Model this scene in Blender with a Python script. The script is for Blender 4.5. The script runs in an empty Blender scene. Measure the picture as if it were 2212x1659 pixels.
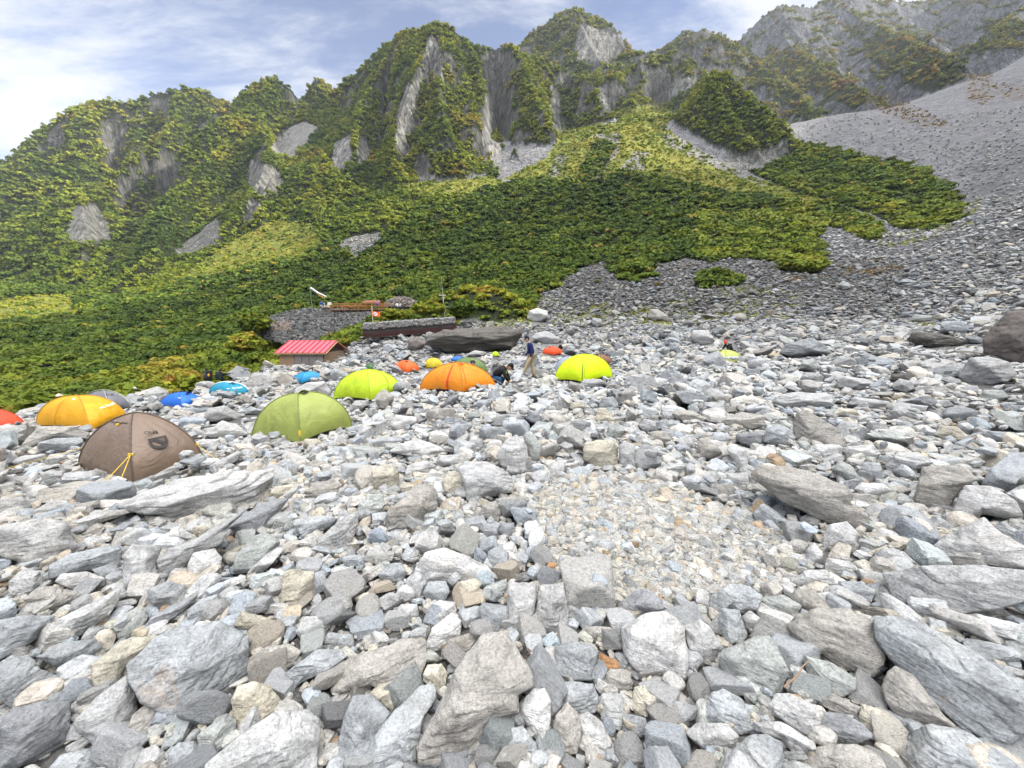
import bpy, math, random
import numpy as np
from mathutils import Vector, Matrix
RS = np.random.RandomState
random.seed(7)
sc = bpy.context.scene
COL = sc.collection

# ------------------------------------------------------------------ camera
PITCH = math.radians(8.2)
FP, CXP, CYP = 832.0, 1106.0, 829.5          # focal length and centre on a 2212 x 1659 sheet
cam_d = bpy.data.cameras.new('camera'); cam = bpy.data.objects.new('camera', cam_d)
COL.objects.link(cam); sc.camera = cam
cam_d.sensor_width = 36.0; cam_d.lens = 36.0 * FP / 2212.0
cam_d.clip_start = 0.05; cam_d.clip_end = 6000
cam.location = (0, 0, 0); cam.rotation_euler = (math.pi/2 - PITCH, 0, 0)

# ------------------------------------------------------------------ sky and sun
SUN_EL, SUN_AZ = math.radians(31), math.radians(95)       # azimuth clockwise from +Y (the view)
w = bpy.data.worlds.new('World'); sc.world = w; w.use_nodes = True
nt = w.node_tree; nt.nodes.clear()
N = nt.nodes.new; L = nt.links.new
out = N('ShaderNodeOutputWorld'); bg = N('ShaderNodeBackground'); L(bg.outputs[0], out.inputs[0])
sky = N('ShaderNodeTexSky'); sky.sky_type = 'NISHITA'; sky.sun_disc = False
sky.sun_elevation = SUN_EL; sky.sun_rotation = SUN_AZ; sky.altitude = 2300
sky.air_density = 1.0; sky.dust_density = 0.6; sky.ozone_density = 1.2
bg.inputs[1].default_value = 0.13
def math_node(nt, op, a, b=None, clamp=False):
    n = nt.nodes.new('ShaderNodeMath'); n.operation = op; n.use_clamp = clamp
    for i, v in enumerate((a, b)):
        if v is None: continue
        if isinstance(v, (int, float)): n.inputs[i].default_value = v
        else: nt.links.new(v, n.inputs[i])
    return n.outputs[0]
tc = N('ShaderNodeTexCoord'); sep = N('ShaderNodeSeparateXYZ'); L(tc.outputs['Generated'], sep.inputs[0])
zc = math_node(nt, 'ADD', math_node(nt, 'MAXIMUM', sep.outputs[2], 0.0), 0.18)
u_ = math_node(nt, 'DIVIDE', sep.outputs[0], zc); v_ = math_node(nt, 'DIVIDE', sep.outputs[1], zc)
cmb = N('ShaderNodeCombineXYZ'); L(u_, cmb.inputs[0]); L(v_, cmb.inputs[1])
mp = N('ShaderNodeMapping'); L(cmb.outputs[0], mp.inputs[0])
mp.inputs['Rotation'].default_value = (0, 0, math.radians(28)); mp.inputs['Scale'].default_value = (0.75, 1.7, 1.0)
n1 = N('ShaderNodeTexNoise'); n1.inputs['Scale'].default_value = 1.15; n1.inputs['Detail'].default_value = 9
n1.inputs['Roughness'].default_value = 0.56; n1.inputs['Distortion'].default_value = 0.55; L(mp.outputs[0], n1.inputs['Vector'])
n2 = N('ShaderNodeTexNoise'); n2.inputs['Scale'].default_value = 3.4; n2.inputs['Detail'].default_value = 8
n2.inputs['Roughness'].default_value = 0.62; n2.inputs['Distortion'].default_value = 0.3; L(mp.outputs[0], n2.inputs['Vector'])
cov = math_node(nt, 'ADD', math_node(nt, 'MULTIPLY', n1.outputs['Fac'], 0.62), math_node(nt, 'MULTIPLY', n2.outputs['Fac'], 0.38))
rmp = N('ShaderNodeValToRGB'); rmp.color_ramp.elements[0].position = 0.43; rmp.color_ramp.elements[1].position = 0.60
rmp.color_ramp.elements[0].color = (0.06, 0.06, 0.06, 1); rmp.color_ramp.elements[1].color = (1, 1, 1, 1)
rmp.color_ramp.interpolation = 'EASE'; L(cov, rmp.inputs[0])
mix = N('ShaderNodeMix'); mix.data_type = 'RGBA'
hz = N('ShaderNodeMix'); hz.data_type = 'RGBA'; hz.blend_type = 'MULTIPLY'; hz.inputs[0].default_value = 1.0
L(sky.outputs[0], hz.inputs[6]); hz.inputs[7].default_value = (.76, .72, .80, 1)
L(rmp.outputs[0], mix.inputs[0]); L(hz.outputs[2], mix.inputs[6])
mix.inputs[7].default_value = (3.35, 3.45, 3.65, 1)
# an unseen bright cloud overhead, added to brighten the stone field below
dp = N('ShaderNodeVectorMath'); dp.operation = 'DOT_PRODUCT'; L(tc.outputs['Generated'], dp.inputs[0])
dp.inputs[1].default_value = Vector((0.12, -0.22, 0.97)).normalized()
mr = N('ShaderNodeMapRange'); mr.inputs['From Min'].default_value = 0.52; mr.inputs['From Max'].default_value = 0.95
mr.inputs['To Min'].default_value = 0.0; mr.inputs['To Max'].default_value = 1.0; mr.interpolation_type = 'SMOOTHSTEP'
L(dp.outputs['Value'], mr.inputs['Value'])
mx2 = N('ShaderNodeMix'); mx2.data_type = 'RGBA'; L(mr.outputs[0], mx2.inputs[0]); L(mix.outputs[2], mx2.inputs[6])
mx2.inputs[7].default_value = (24.5, 24.0, 23.8, 1)
L(mx2.outputs[2], bg.inputs[0])

sd = bpy.data.lights.new('sun', 'SUN'); sun = bpy.data.objects.new('sun', sd); COL.objects.link(sun)
sd.energy = 5.0; sd.angle = math.radians(1.0); sd.color = (1.0, 0.93, 0.80)
sun.rotation_euler = (math.pi/2 - SUN_EL, 0, math.pi - SUN_AZ); sun.location = (0, 0, 500)
# a sun lamp shines along its local -Z: with these angles it comes from azimuth SUN_AZ (clockwise from +Y)
sdir = Vector((math.sin(SUN_AZ)*math.cos(SUN_EL), math.cos(SUN_AZ)*math.cos(SUN_EL), math.sin(SUN_EL)))
sun.rotation_euler = sdir.to_track_quat('Z', 'Y').to_euler()
sc.view_settings.view_transform = 'Standard'; sc.view_settings.look = 'None'
sc.view_settings.exposure = 1.06; sc.view_settings.gamma = 1.0
sc.cycles.use_denoising = True
sc.cycles.max_bounces = 5; sc.cycles.diffuse_bounces = 3; sc.cycles.transmission_bounces = 3
sc.cycles.volume_bounces = 0; sc.cycles.transparent_max_bounces = 4

# ------------------------------------------------------------------ sheet <-> world
CA, SA = math.cos(PITCH), math.sin(PITCH)
def ray(px, py):
    u = (px - CXP)/FP; v = (CYP - py)/FP
    return np.array([u, CA + v*SA, -SA + v*CA])
def pt(px, py, Y):
    d = ray(px, py); return d * (Y / d[1])
def proj(x, y, z):
    f = y*CA - z*SA; up = y*SA + z*CA
    f = np.where(np.abs(f) < 1e-6, 1e-6, f)
    return CXP + FP*x/f, CYP - FP*up/f, f

# ------------------------------------------------------------------ numpy noise
_pr = RS(11); _perm = _pr.permutation(256).astype(np.int32); _perm = np.concatenate([_perm, _perm, _perm])
_g3 = _pr.normal(size=(256, 3)); _g3 /= np.linalg.norm(_g3, axis=1)[:, None]
def perlin(x, y, z):
    xi = np.floor(x).astype(np.int32); yi = np.floor(y).astype(np.int32); zi = np.floor(z).astype(np.int32)
    xf = x - xi; yf = y - yi; zf = z - zi
    u = xf*xf*xf*(xf*(xf*6-15)+10); v = yf*yf*yf*(yf*(yf*6-15)+10); w_ = zf*zf*zf*(zf*(zf*6-15)+10)
    xi &= 255; yi &= 255; zi &= 255
    def g(i, j, k):
        h = _perm[_perm[_perm[(xi+i) & 255] + ((yi+j) & 255)] + ((zi+k) & 255)] & 255
        gg = _g3[h]; return gg[..., 0]*(xf-i) + gg[..., 1]*(yf-j) + gg[..., 2]*(zf-k)
    def lp(a, b, t): return a + t*(b-a)
    return lp(lp(lp(g(0,0,0), g(1,0,0), u), lp(g(0,1,0), g(1,1,0), u), v),
              lp(lp(g(0,0,1), g(1,0,1), u), lp(g(0,1,1), g(1,1,1), u), v), w_) * 1.6
def fbm(x, y, z, o=4, gain=.5, lac=2.03):
    a = 1.; s = 0.; f = 1.
    for i in range(o):
        s = s + a*perlin(x*f + i*17.3, y*f + i*5.1, z*f + i*9.7); a *= gain; f *= lac
    return s
def ridged(x, y, z, o=4):
    a = 1.; s = 0.; f = 1.
    for i in range(o):
        s = s + a*(1 - 2*np.abs(perlin(x*f + i*7.3, y*f + i*3.1, z*f + i*1.7))); a *= .5; f *= 2.07
    return s / 1.9

def inpoly(px, py, poly):
    px = np.asarray(px); py = np.asarray(py)
    r = np.zeros(px.shape, bool); n = len(poly)
    for i in range(n):
        x1, y1 = poly[i]; x2, y2 = poly[(i+1) % n]
        if y1 == y2: continue
        c = ((y1 > py) != (y2 > py)) & (px < (x2-x1)*(py-y1)/(y2-y1) + x1)
        r ^= c
    return r

# ------------------------------------------------------------------ mesh helpers
def mesh_np(name, V, F, mat=None, smooth=False, cols=None, rest=None):
    """V (n,3), F list of arrays (m,3) or (m,4)"""
    me = bpy.data.meshes.new(name)
    if not isinstance(F, (list, tuple)): F = [F]
    F = [np.asarray(f, np.int32) for f in F if len(f)]
    V = np.asarray(V, np.float32)
    me.vertices.add(len(V)); me.vertices.foreach_set('co', V.ravel())
    nl = sum(f.size for f in F); me.loops.add(nl)
    me.loops.foreach_set('vertex_index', np.concatenate([f.ravel() for f in F]))
    tot = np.concatenate([np.full(len(f), f.shape[1], np.int32) for f in F])
    st = np.concatenate([[0], np.cumsum(tot)[:-1]]).astype(np.int32)
    me.polygons.add(len(tot)); me.polygons.foreach_set('loop_start', st); me.polygons.foreach_set('loop_total', tot)
    me.polygons.foreach_set('use_smooth', smooth if isinstance(smooth, np.ndarray) else np.full(len(tot), bool(smooth)))
    me.update(calc_edges=True)
    if cols is not None:
        a = me.color_attributes.new('Col', 'FLOAT_COLOR', 'POINT')
        c = np.ones((len(V), 4), np.float32); c[:, :3] = cols; a.data.foreach_set('color', c.ravel())
    if rest is not None:
        a = me.attributes.new('rest', 'FLOAT_VECTOR', 'POINT'); a.data.foreach_set('vector', np.asarray(rest, np.float32).ravel())
    if mat: me.materials.append(mat)
    return me
def link(name, me, parent=None, loc=None):
    o = bpy.data.objects.new(name, me); COL.objects.link(o)
    if parent is not None: o.parent = parent
    if loc is not None: o.location = loc
    return o
def tag(o, label=None, cat=None, group=None, kind=None):
    if label: o['label'] = label
    if cat: o['category'] = cat
    if group: o['group'] = group
    if kind: o['kind'] = kind
    return o
def empty(name, loc, rz=0, label=None, cat=None, group=None):
    o = bpy.data.objects.new(name, None); COL.objects.link(o); o.location = loc; o.rotation_euler = (0, 0, rz)
    o.empty_display_size = .2
    return tag(o, label, cat, group)
class MB:
    """collects shapes into one mesh"""
    def __init__(s): s.V = []; s.T = []; s.Q = []; s.n = 0
    def add(s, V, F):
        V = np.asarray(V, float); F = np.asarray(F, int)
        s.V.append(V); (s.T if F.shape[1] == 3 else s.Q).append(F + s.n); s.n += len(V); return s
    def box(s, c, size, rot=None):
        x, y, z = np.array(size)/2
        V = np.array([[-x,-y,-z],[x,-y,-z],[x,y,-z],[-x,y,-z],[-x,-y,z],[x,-y,z],[x,y,z],[-x,y,z]])
        if rot is not None: V = V @ np.array(rot).T
        return s.add(V + np.array(c), [[0,3,2,1],[4,5,6,7],[0,1,5,4],[1,2,6,5],[2,3,7,6],[3,0,4,7]])
    def tube(s, pts, r, n=8, cap=True):
        pts = np.asarray(pts, float); m = len(pts)
        r = np.full(m, r, float) if np.isscalar(r) else np.asarray(r, float)
        d = np.gradient(pts, axis=0); d /= np.linalg.norm(d, axis=1)[:, None] + 1e-12
        ref = np.array([0, 0, 1.]) if abs(d[:, 2]).mean() < .9 else np.array([1., 0, 0])
        a = np.cross(d, ref); a /= np.linalg.norm(a, axis=1)[:, None] + 1e-12; b = np.cross(d, a)
        t = np.arange(n)*2*math.pi/n
        V = (pts[:, None] + r[:, None, None]*(np.cos(t)[None, :, None]*a[:, None] + np.sin(t)[None, :, None]*b[:, None])).reshape(-1, 3)
        F = []
        for i in range(m-1):
            for k in range(n):
                F.append([i*n+k, i*n+(k+1) % n, (i+1)*n+(k+1) % n, (i+1)*n+k])
        s.add(V, F)
        if cap:
            for e, base in ((0, 0), (m-1, (m-1)*n)):
                c = len(V); VV = np.vstack([V[base:base+n], pts[e]])
                s.add(VV, [[(k+1) % n, k, n] for k in range(n)] if e == 0 else [[k, (k+1) % n, n] for k in range(n)])
        return s
    def mesh(s, name, mat, smooth=False):
        return mesh_np(name, np.vstack(s.V), [np.vstack(f) for f in (s.T, s.Q) if f], mat, smooth)
    def build(s, name, mat, parent=None, smooth=False, loc=None):
        return link(name, s.mesh(name, mat, smooth), parent, loc)
def ico(n):
    import bmesh
    bm = bmesh.new(); bmesh.ops.create_icosphere(bm, subdivisions=n, radius=1)
    V = np.array([v.co[:] for v in bm.verts]); F = np.array([[v.index for v in f.verts] for f in bm.faces]); bm.free()
    return V, F
ICO = {n: ico(n) for n in (1, 2, 3, 4, 5, 6)}

# ------------------------------------------------------------------ materials
def new_mat(name):
    m = bpy.data.materials.new(name); m.use_nodes = True
    b = m.node_tree.nodes['Principled BSDF']; b.inputs['Roughness'].default_value = .8
    return m, m.node_tree, b
def nz(nt, vec, scale, detail=4, rough=.55, dist=0.):
    n = nt.nodes.new('ShaderNodeTexNoise'); n.inputs['Scale'].default_value = scale; n.inputs['Detail'].default_value = detail
    n.inputs['Roughness'].default_value = rough; n.inputs['Distortion'].default_value = dist
    if vec is not None: nt.links.new(vec, n.inputs['Vector'])
    return n.outputs['Fac']
def ramp(nt, fac, stops):
    r = nt.nodes.new('ShaderNodeValToRGB'); e = r.color_ramp.elements
    while len(e) < len(stops): e.new(.5)
    for k, (p, c) in enumerate(stops):
        e[k].position = p; e[k].color = (c, c, c, 1) if isinstance(c, (int, float)) else (*c, 1)
    nt.links.new(fac, r.inputs[0]); return r.outputs[0]
def mixc(nt, fac, a, b, mode='MIX'):
    m = nt.nodes.new('ShaderNodeMix'); m.data_type = 'RGBA'; m.blend_type = mode
    for i, v in ((0, fac), (6, a), (7, b)):
        if isinstance(v, (int, float)): m.inputs[i].default_value = v
        elif isinstance(v, tuple): m.inputs[i].default_value = (*v, 1)
        else: nt.links.new(v, m.inputs[i])
    return m.outputs[2]
def bump(nt, b, h, strength, dist):
    n = nt.nodes.new('ShaderNodeBump'); n.inputs['Strength'].default_value = strength; n.inputs['Distance'].default_value = dist
    nt.links.new(h, n.inputs['Height']); nt.links.new(n.outputs[0], b.inputs['Normal'])
TENTS_HEAD = 1
# ---- tents: where their corners stand (left, nearest, right) and how high the apex reads
TENTS = [ # key, left, front, right, apex y, colour, label
 ('brown', 5.9, (172,1031),(290,1057),(440,1004), 893, (.17,.120,.085), 'brown dome tent with a dark shield logo and yellow guy lines'),
 ('gold', 9.2, (80,921),(196,944),(273,905), 855, (.72,.36,.010), 'golden yellow dome tent with a white maker tag, behind the brown tent'),
 ('greydome', 15.5, (176,880),(236,896),(284,884), 845, (.14,.14,.155), 'dark grey dome tent with outside poles behind the golden yellow tent'),
 ('red', 9.8, (-70,925),(-12,938),(57,925), 883, (.62,.07,.025), 'red-orange tent cut off by the left edge'),
 ('blue', 17.2, (344,884),(393,891),(439,872), 847, (.02,.15,.62), 'bright blue dome tent with a blue vent, right of the grey dome tent'),
 ('teal', 19, (452,850),(500,863),(542,856), 825, (.015,.27,.40), 'teal dome tent with a white rear half and maker tag'),
 ('azure', 24, (631,829),(652,834),(697,818), 803, (.02,.26,.50), 'light blue low tent behind pale boulders, below the red-roofed hut'),
 ('olive', 8.1, (545,967),(650,965),(759,913), 850, (.30,.35,.085), 'olive green dome tent with a round hooded vent near its top'),
 ('lime', 12.2, (722,862),(800,870),(869,850), 798, (.46,.62,.02), 'lime green dome tent between the olive tent and the orange tent'),
 ('orange', 11, (908,844),(1000,863),(1071,843), 783, (.72,.24,.010), 'large orange dome tent with a red zip stripe and red vent'),
 ('coral', 27, (846,803),(878,808),(906,800), 778, (.75,.13,.02), 'small orange-red dome tent behind the lime green tent'),
 ('yellow', 30, (914,796),(935,802),(958,794), 773, (.65,.50,.03), 'small yellow tent left behind the large orange tent'),
 ('greentip', 24, (787,797),(799,802),(813,798), 786, (.07,.17,.06), 'tip of a dark green tent rising behind the lime green tent'),
 ('moss', 17, (975,800),(1020,811),(1053,806), 772, (.14,.21,.07), 'moss green dome tent half hidden behind the large orange tent'),
 ('smallblue', 30, (974,779),(988,782),(1004,779), 769, (.03,.17,.60), 'small blue tent top between the yellow tent and the moss green tent'),
 ('limetip', 31, (1061,770),(1069,773),(1079,770), 759, (.50,.72,.02), 'tiny lime green tent tip below the enormous dark boulder'),
 ('scarlet', 35, (1171,765),(1196,770),(1215,765), 748, (.78,.09,.02), 'small scarlet dome tent right of the walking person'),
 ('greyblue', 17.5, (1195,811),(1222,817),(1262,806), 769, (.30,.34,.42), 'pale grey-blue tent mostly hidden behind the fluorescent yellow tent'),
 ('tan', 24, (1268,786),(1300,791),(1323,786), 765, (.22,.11,.065), 'reddish brown tent behind the fluorescent yellow tent'),
 ('neon', 14.6, (1199,822),(1262,828),(1322,815), 765, (.62,.80,.005), 'fluorescent yellow dome tent with a dark vertical zip'),
 ('paleolive', 22.3, (1522,783),(1566,791),(1607,783), 755, (.42,.46,.12), 'small pale olive dome tent beside the person in a red cap'),
 ('whitetip', 20, (322,861),(334,865),(348,861), 854, (.75,.75,.75), 'low white tent top left of the bright blue tent'),
]

# what stands on the field (sheet outline, distance): no loose stone may bury it
PROT = [([t_[2], t_[3], t_[4], (t_[4][0]*.75+t_[2][0]*.25, t_[5]*.75+t_[4][1]*.25), ((t_[2][0]+t_[4][0])/2, t_[5]), (t_[2][0]*.75+t_[4][0]*.25, t_[5]*.75+t_[2][1]*.25)], t_[1]) for t_ in TENTS]
PROT += [([(603,791),(592,762),(630,737),(740,737),(755,748),(700,764),(645,781)], 34), ([(1060,836),(1058,800),(1075,788),(1104,795),(1100,822),(1085,836)], 12.2), ([(1130,814),(1136,722),(1158,722),(1160,770),(1166,816)], 15.6),
         ([(1570,780),(1562,735),(1580,733),(1600,765)], 23), ([(548,735),(560,695),(720,660),(990,685),(985,712),(800,722),(690,740)], 43), ([(436,836),(436,798),(462,800),(462,840)], 27), ([(464,824),(464,800),(494,800),(490,824)], 28),
         ([(100,880),(115,852),(140,852),(140,880)], 13), ([(1200,752),(1200,736),(1218,738),(1218,756)], 36)]
PROT = [(p_, d_) if k_ != 'olive' else ([(545,962),(570,900),(610,862),(650,849),(700,862),(757,906),(700,920),(640,930),(600,948)], d_) for (p_, d_), k_ in zip(PROT, [t_[0] for t_ in TENTS] + ['']*20)]
TENT_PRINTS = [p_ for p_, d_ in PROT]
# pitches are levelled: ground height wanted at given places (sheet x, y, distance, radius)
PITCH_PTS = [((t_[2][0]+t_[4][0])/2, (t_[2][1]+t_[4][1])/2 + 3*8/t_[1], t_[1], 1.3) for t_ in TENTS] + [(1146,819,15.6,1.0), (1080,843,12.2,.8)]
PITCH_PTS += [((t_[2][0]+t_[4][0])/2, max(t_[2][1], t_[4][1]) + 9, t_[1]*.91, 1.0) for t_ in TENTS if t_[1] > 9.5] + [(1146,829,14.5,.8)]

for f_, o_ in ((.82, 17), (.73, 28)): PITCH_PTS += [((t_[2][0]+t_[4][0])/2, max(t_[2][1], t_[4][1]) + o_, t_[1]*f_, -1.1) for t_ in TENTS if t_[0] in ('red', 'blue', 'teal', 'azure', 'paleolive', 'coral', 'greydome', 'neon')]
# ------------------------------------------------------------------ terrain: smooth base through surveyed points
CP = [ # (sheet x, sheet y, distance along the view)
 (1106,1659,1.2),(0,1659,1.28),(2212,1659,1.13),(550,1659,1.22),(1660,1659,1.17),(550,1350,1.95),(0,1400,1.8),
 (1106,1350,1.95),(1750,1400,1.75),(2212,1300,1.9),
 (1400,1180,2.8),(1250,1130,3.1),(1500,1230,2.55),(1300,1040,4.3),(1600,1080,3.7),(800,1150,3.05),(300,1200,2.85),(0,1150,3.1),(2212,1050,3.7),(1900,1050,3.9),
 (800,1000,5.0),(1600,900,7.2),(1200,900,7.6),(2150,930,5.6),(2212,790,13),(1900,850,9.5),(1650,788,21),(1900,760,22),
 (1900,700,42),(2212,650,38),(1300,692,55),(1600,690,50),(1150,760,35),(1000,768,33),(1146,817,15.5),(1400,820,15.5),(1400,760,32),
 (990,862,10.8),(790,866,12.2),(650,975,7.4),(290,1060,5.3),(175,950,8.5),(0,1000,6.5),(390,887,18),(495,862,20),(660,837,23),(875,806,27),(935,800,29),
 (1260,828,15),(1195,768,35),(670,790,36),(740,760,42),(870,740,42),(800,722,50),(1060,700,52),
 (40,915,14),(230,892,16.5),(540,815,31),(600,798,35),
 (100,880,42),(300,852,48),(500,815,52),(0,900,38),
 (100,830,75),(300,780,80),(100,740,130),(300,700,150),(100,650,220),(500,740,85),(550,650,160),(0,800,90),
 (700,742,62),(620,735,64),(800,700,66),
 (900,600,140),(1150,640,90),(1200,500,190),(1200,400,250),(1000,440,240),(1400,560,120),(1300,640,75),(1500,450,200),(1350,290,300),(1250,340,285),
 (1600,380,260),(1750,340,270),(1900,400,205),(2080,450,165),(2000,500,135),(1800,540,110),(2000,600,72),(2212,600,52),(2212,500,88),(2212,350,160),
 (2212,222,300),(2000,300,250),(1800,250,340),(2212,140,460),(1950,228,400),(2090,170,470),(1750,292,330),
 (600,530,260),(480,590,220),(800,450,270),(640,300,430),(750,330,390),(1000,410,265),(1080,350,330),(300,620,260),(0,600,330),(0,450,430),(860,400,300),
 (1400,240,400),(1250,290,350),(1480,260,370),(400,480,360),(200,560,330),(1100,300,380),(700,220,520),
]
pts = [pt(*c) for c in CP]
for r in (.6, 1.0):
    for a in range(0, 360, 45): pts.append(np.array([r*math.sin(math.radians(a)), r*math.cos(math.radians(a)), -1.58]))
for x, y, z in [(4,-2,-1.5),(-4,-2,-2.1),(0,-5,-1.6),(30,-2,0.5),(60,0,7),(150,10,50),(300,20,150),(620,30,400),(1300,30,700),
                (-12,0,-3.2),(-30,0,-9),(-80,0,-22),(-200,0,-40),(-500,0,20),(-1300,0,250),(0,-30,-2),(0,-150,-10),(0,-500,0),(0,-1300,60),
                (200,-200,60),(500,-500,200),(-200,-200,-50),(-500,-500,0),(1000,-600,500),(900,500,600),(600,330,330),(300,150,110),(150,80,40),(60,30,5),
                (0,1500,120),(0,950,200),(500,1000,300),(1000,1100,300),(-900,1100,20),(-1100,850,20),(-500,950,120),(-760,660,80),(-560,780,140),(-640,400,120),(-900,300,40),(-300,850,200),(-300,150,5),(-120,60,-14),(-50,22,-7),(-25,12,-4.6)]:
    pts.append(np.array([x, y, z], float))
pts = np.array(pts)
def feat(x, y):
    r = np.hypot(x, y) + 1e-6
    return np.stack([1.7*x/r, 1.7*y/r, .8*np.log(r)], -1), r
_f, _r = feat(pts[:, 0], pts[:, 1])
def _phi(d2): return np.sqrt(d2 + .05**2)
_A = _phi(((_f[:, None]-_f[None])**2).sum(-1)); n_ = len(_f)
_P = np.hstack([np.ones((n_, 1)), _f]); 
_M = np.zeros((n_+4, n_+4)); _M[:n_, :n_] = _A + np.eye(n_)*-0.02; _M[:n_, n_:] = _P; _M[n_:, :n_] = _P.T
_M[n_:, n_:] = -1e-9*np.eye(4)
_w = np.linalg.solve(_M, np.concatenate([pts[:, 2]/_r, np.zeros(4)]))
def base_h(x, y):
    x = np.asarray(x, float); y = np.asarray(y, float); sh = x.shape
    x = x.ravel(); y = y.ravel(); o = np.empty(len(x))
    for i in range(0, len(x), 60000):
        f, r = feat(x[i:i+60000], y[i:i+60000])
        d2 = (f**2).sum(1)[:, None] + (_f**2).sum(1)[None] - 2*f @ _f.T
        o[i:i+60000] = (_phi(np.maximum(d2, 0)) @ _w[:n_] + _w[n_] + f @ _w[n_+1:]) * r
    return o.reshape(sh)

# ------------------------------------------------------------------ ridges: crest lines and the steepness of their flanks
RG = [ # (slope, roughness, [(sheet x, sheet y, distance)...])
 (1.7, .8, [(-150,440,540),(0,362,520),(50,318,520),(110,262,525),(150,240,530),(205,220,540),(285,220,550),(340,202,560),(395,193,560),(440,196,565),(500,224,580),(540,235,600)]),
 (1.35, 1.0, [(205,220,540),(190,300,480),(140,390,430),(70,470,390),(0,540,370)]),
 (1.2, 1.0, [(395,193,560),(375,265,500),(330,330,450),(300,400,410)]),
 (1.3, 1.0, [(300,300,440),(265,350,420),(215,405,385),(170,420,360),(185,480,320),(170,560,285),(165,640,250)]),
 (1.3, 1.0, [(440,215,560),(455,270,500),(450,330,470)]),
 (1.9, .9, [(500,226,570),(530,200,520),(560,180,505),(590,168,500),(625,186,500),(648,212,505),(680,170,515),(700,178,525),(720,196,530),(760,166,520),(800,132,500),(850,84,470),(880,68,450),(910,67,440),(945,50,430),(975,62,430),(1000,86,430),(1020,96,440),(1070,98,450),(1100,98,445),(1150,126,450),(1190,140,450)]),
 (1.25, 1.0, [(590,168,500),(540,235,460),(500,300,425),(455,350,390),(405,400,360),(365,450,330),(350,500,300),(320,560,270),(250,610,240)]),
 (1.5, 1.1, [(560,250,440),(580,330,380),(565,380,345),(530,440,310),(480,500,285)]),
 (1.6, 1.1, [(590,380,335),(560,440,305),(570,470,292)]),
 (1.3, .9, [(700,340,350),(745,390,310),(790,420,290),(810,470,275)]),
 (1.75, 1.15, [(850,90,465),(800,180,410),(770,260,370),(765,300,345),(775,345,325)]),
 (2.0, 1.2, [(945,50,430),(915,110,400),(885,190,365),(860,270,335),(850,320,315),(860,360,300)]),
 (2.0, 1.2, [(945,50,430),(960,130,390),(945,200,355),(960,260,325),(985,320,305),(1005,365,292)]),
 (2.0, 1.2, [(1000,88,430),(1030,130,405),(1045,190,385),(1040,240,370)]),
 (2.1, 1.2, [(1100,100,440),(1130,135,410),(1150,190,380),(1180,250,350),(1205,300,335),(1210,330,328)]),
 (2.2, 1.2, [(1110,320,325),(1130,350,312)]),
 (1.9, 1.1, [(1150,128,450),(1220,150,450),(1275,180,430),(1300,215,400),(1330,255,375),(1350,270,365)]),
 (1.5, 1.0, [(1118,140,730),(1135,98,710),(1150,70,700),(1180,55,700),(1210,26,700),(1240,19,700),(1270,32,700),(1300,44,700),(1330,72,700),(1350,92,700),(1372,112,690),(1400,150,650),(1420,190,600)]),
 (1.5, 1.0, [(1240,19,700),(1270,90,600),(1300,140,540)]),
 (1.6, 1.0, [(1290,160,500),(1335,128,520),(1380,120,520),(1430,107,520),(1470,113,510),(1512,150,490),(1515,185,470)]),
 (1.7, 1.1, [(1380,120,520),(1390,170,470),(1370,200,450)]),
 (1.9, 1.1, [(1470,240,380),(1520,170,352),(1545,153,340),(1570,157,332),(1605,190,320),(1650,232,308),(1695,268,295),(1712,300,287)]),
 (1.9, 1.1, [(1545,153,340),(1560,215,317),(1600,275,294),(1640,325,280)]),
 (1.3, .9, [(1425,120,720),(1440,94,710),(1470,76,700),(1500,69,700),(1530,66,700),(1570,84,690),(1610,120,660),(1650,150,600),(1700,182,560),(1742,215,500),(1752,245,470)]),
 (1.2, .9, [(1590,140,920),(1607,98,900),(1640,43,900),(1680,14,900),(1720,12,900),(1762,16,900),(1778,-2,940),(1800,-15,980),(1850,-4,990),(1900,2,1000),(1990,2,1000),(2050,-12,1000),(2130,-60,900),(2300,-140,850)]),
 (1.25, 1.0, [(1680,14,900),(1700,90,750),(1745,128,650),(1800,165,560),(1850,195,500),(1880,222,460)]),
 (1.35, 1.0, [(1790,125,640),(1815,160,560),(1870,205,490),(1885,225,460)]),
 (1.3, 1.0, [(1800,0,950),(1870,50,760),(1935,75,630),(1990,105,560),(2045,125,510),(2078,155,470)]),
 (1.2, .9, [(2330,-40,760),(2212,20,720),(2150,60,680),(2125,85,650)]),
]
RIDGES = [(s, ro, np.array([pt(*q) for q in P])) for s, ro, P in RG]
# high shoulder out of the frame to the right: it carries the afternoon shade over the camp
OFF = [np.array([(830,-1000,660),(840,-500,680),(830,-150,680),(800,60,650)], float)]
for P in OFF: RIDGES.append((1.25, .9, P))
GULLY = [(d_, w_, np.array([pt(*q) for q in P])) for d_, w_, P in [
 (30, 13, [(1062,150,440),(1064,250,400),(1068,330,370)]),(34, 20, [(500,240,560),(470,290,520),(400,370,470),(300,430,430),(255,470,400)]),
 (22, 14, [(240,250,520),(245,310,480),(330,390,430)]),(20, 13, [(652,225,500),(650,260,470),(620,300,440)]),(26, 14, [(735,205,500),(730,260,460),(735,340,400)]),
 (22, 13, [(1210,160,430),(1235,230,400),(1240,280,380)]),(20, 13, [(340,470,390),(300,560,340),(260,600,300)]),(18, 11, [(430,450,350),(400,520,315)]),(18, 12, [(830,190,440),(815,270,400),(820,350,360)]),
 (20, 14, [(1400,170,480),(1450,240,430)]),(14, 9, [(925,130,400),(915,220,370),(925,300,340)]),(16, 10, [(1160,230,390),(1165,320,350)]),(18, 12, [(110,300,500),(60,400,450)]),(18, 12, [(330,240,540),(345,310,500)])]]
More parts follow.
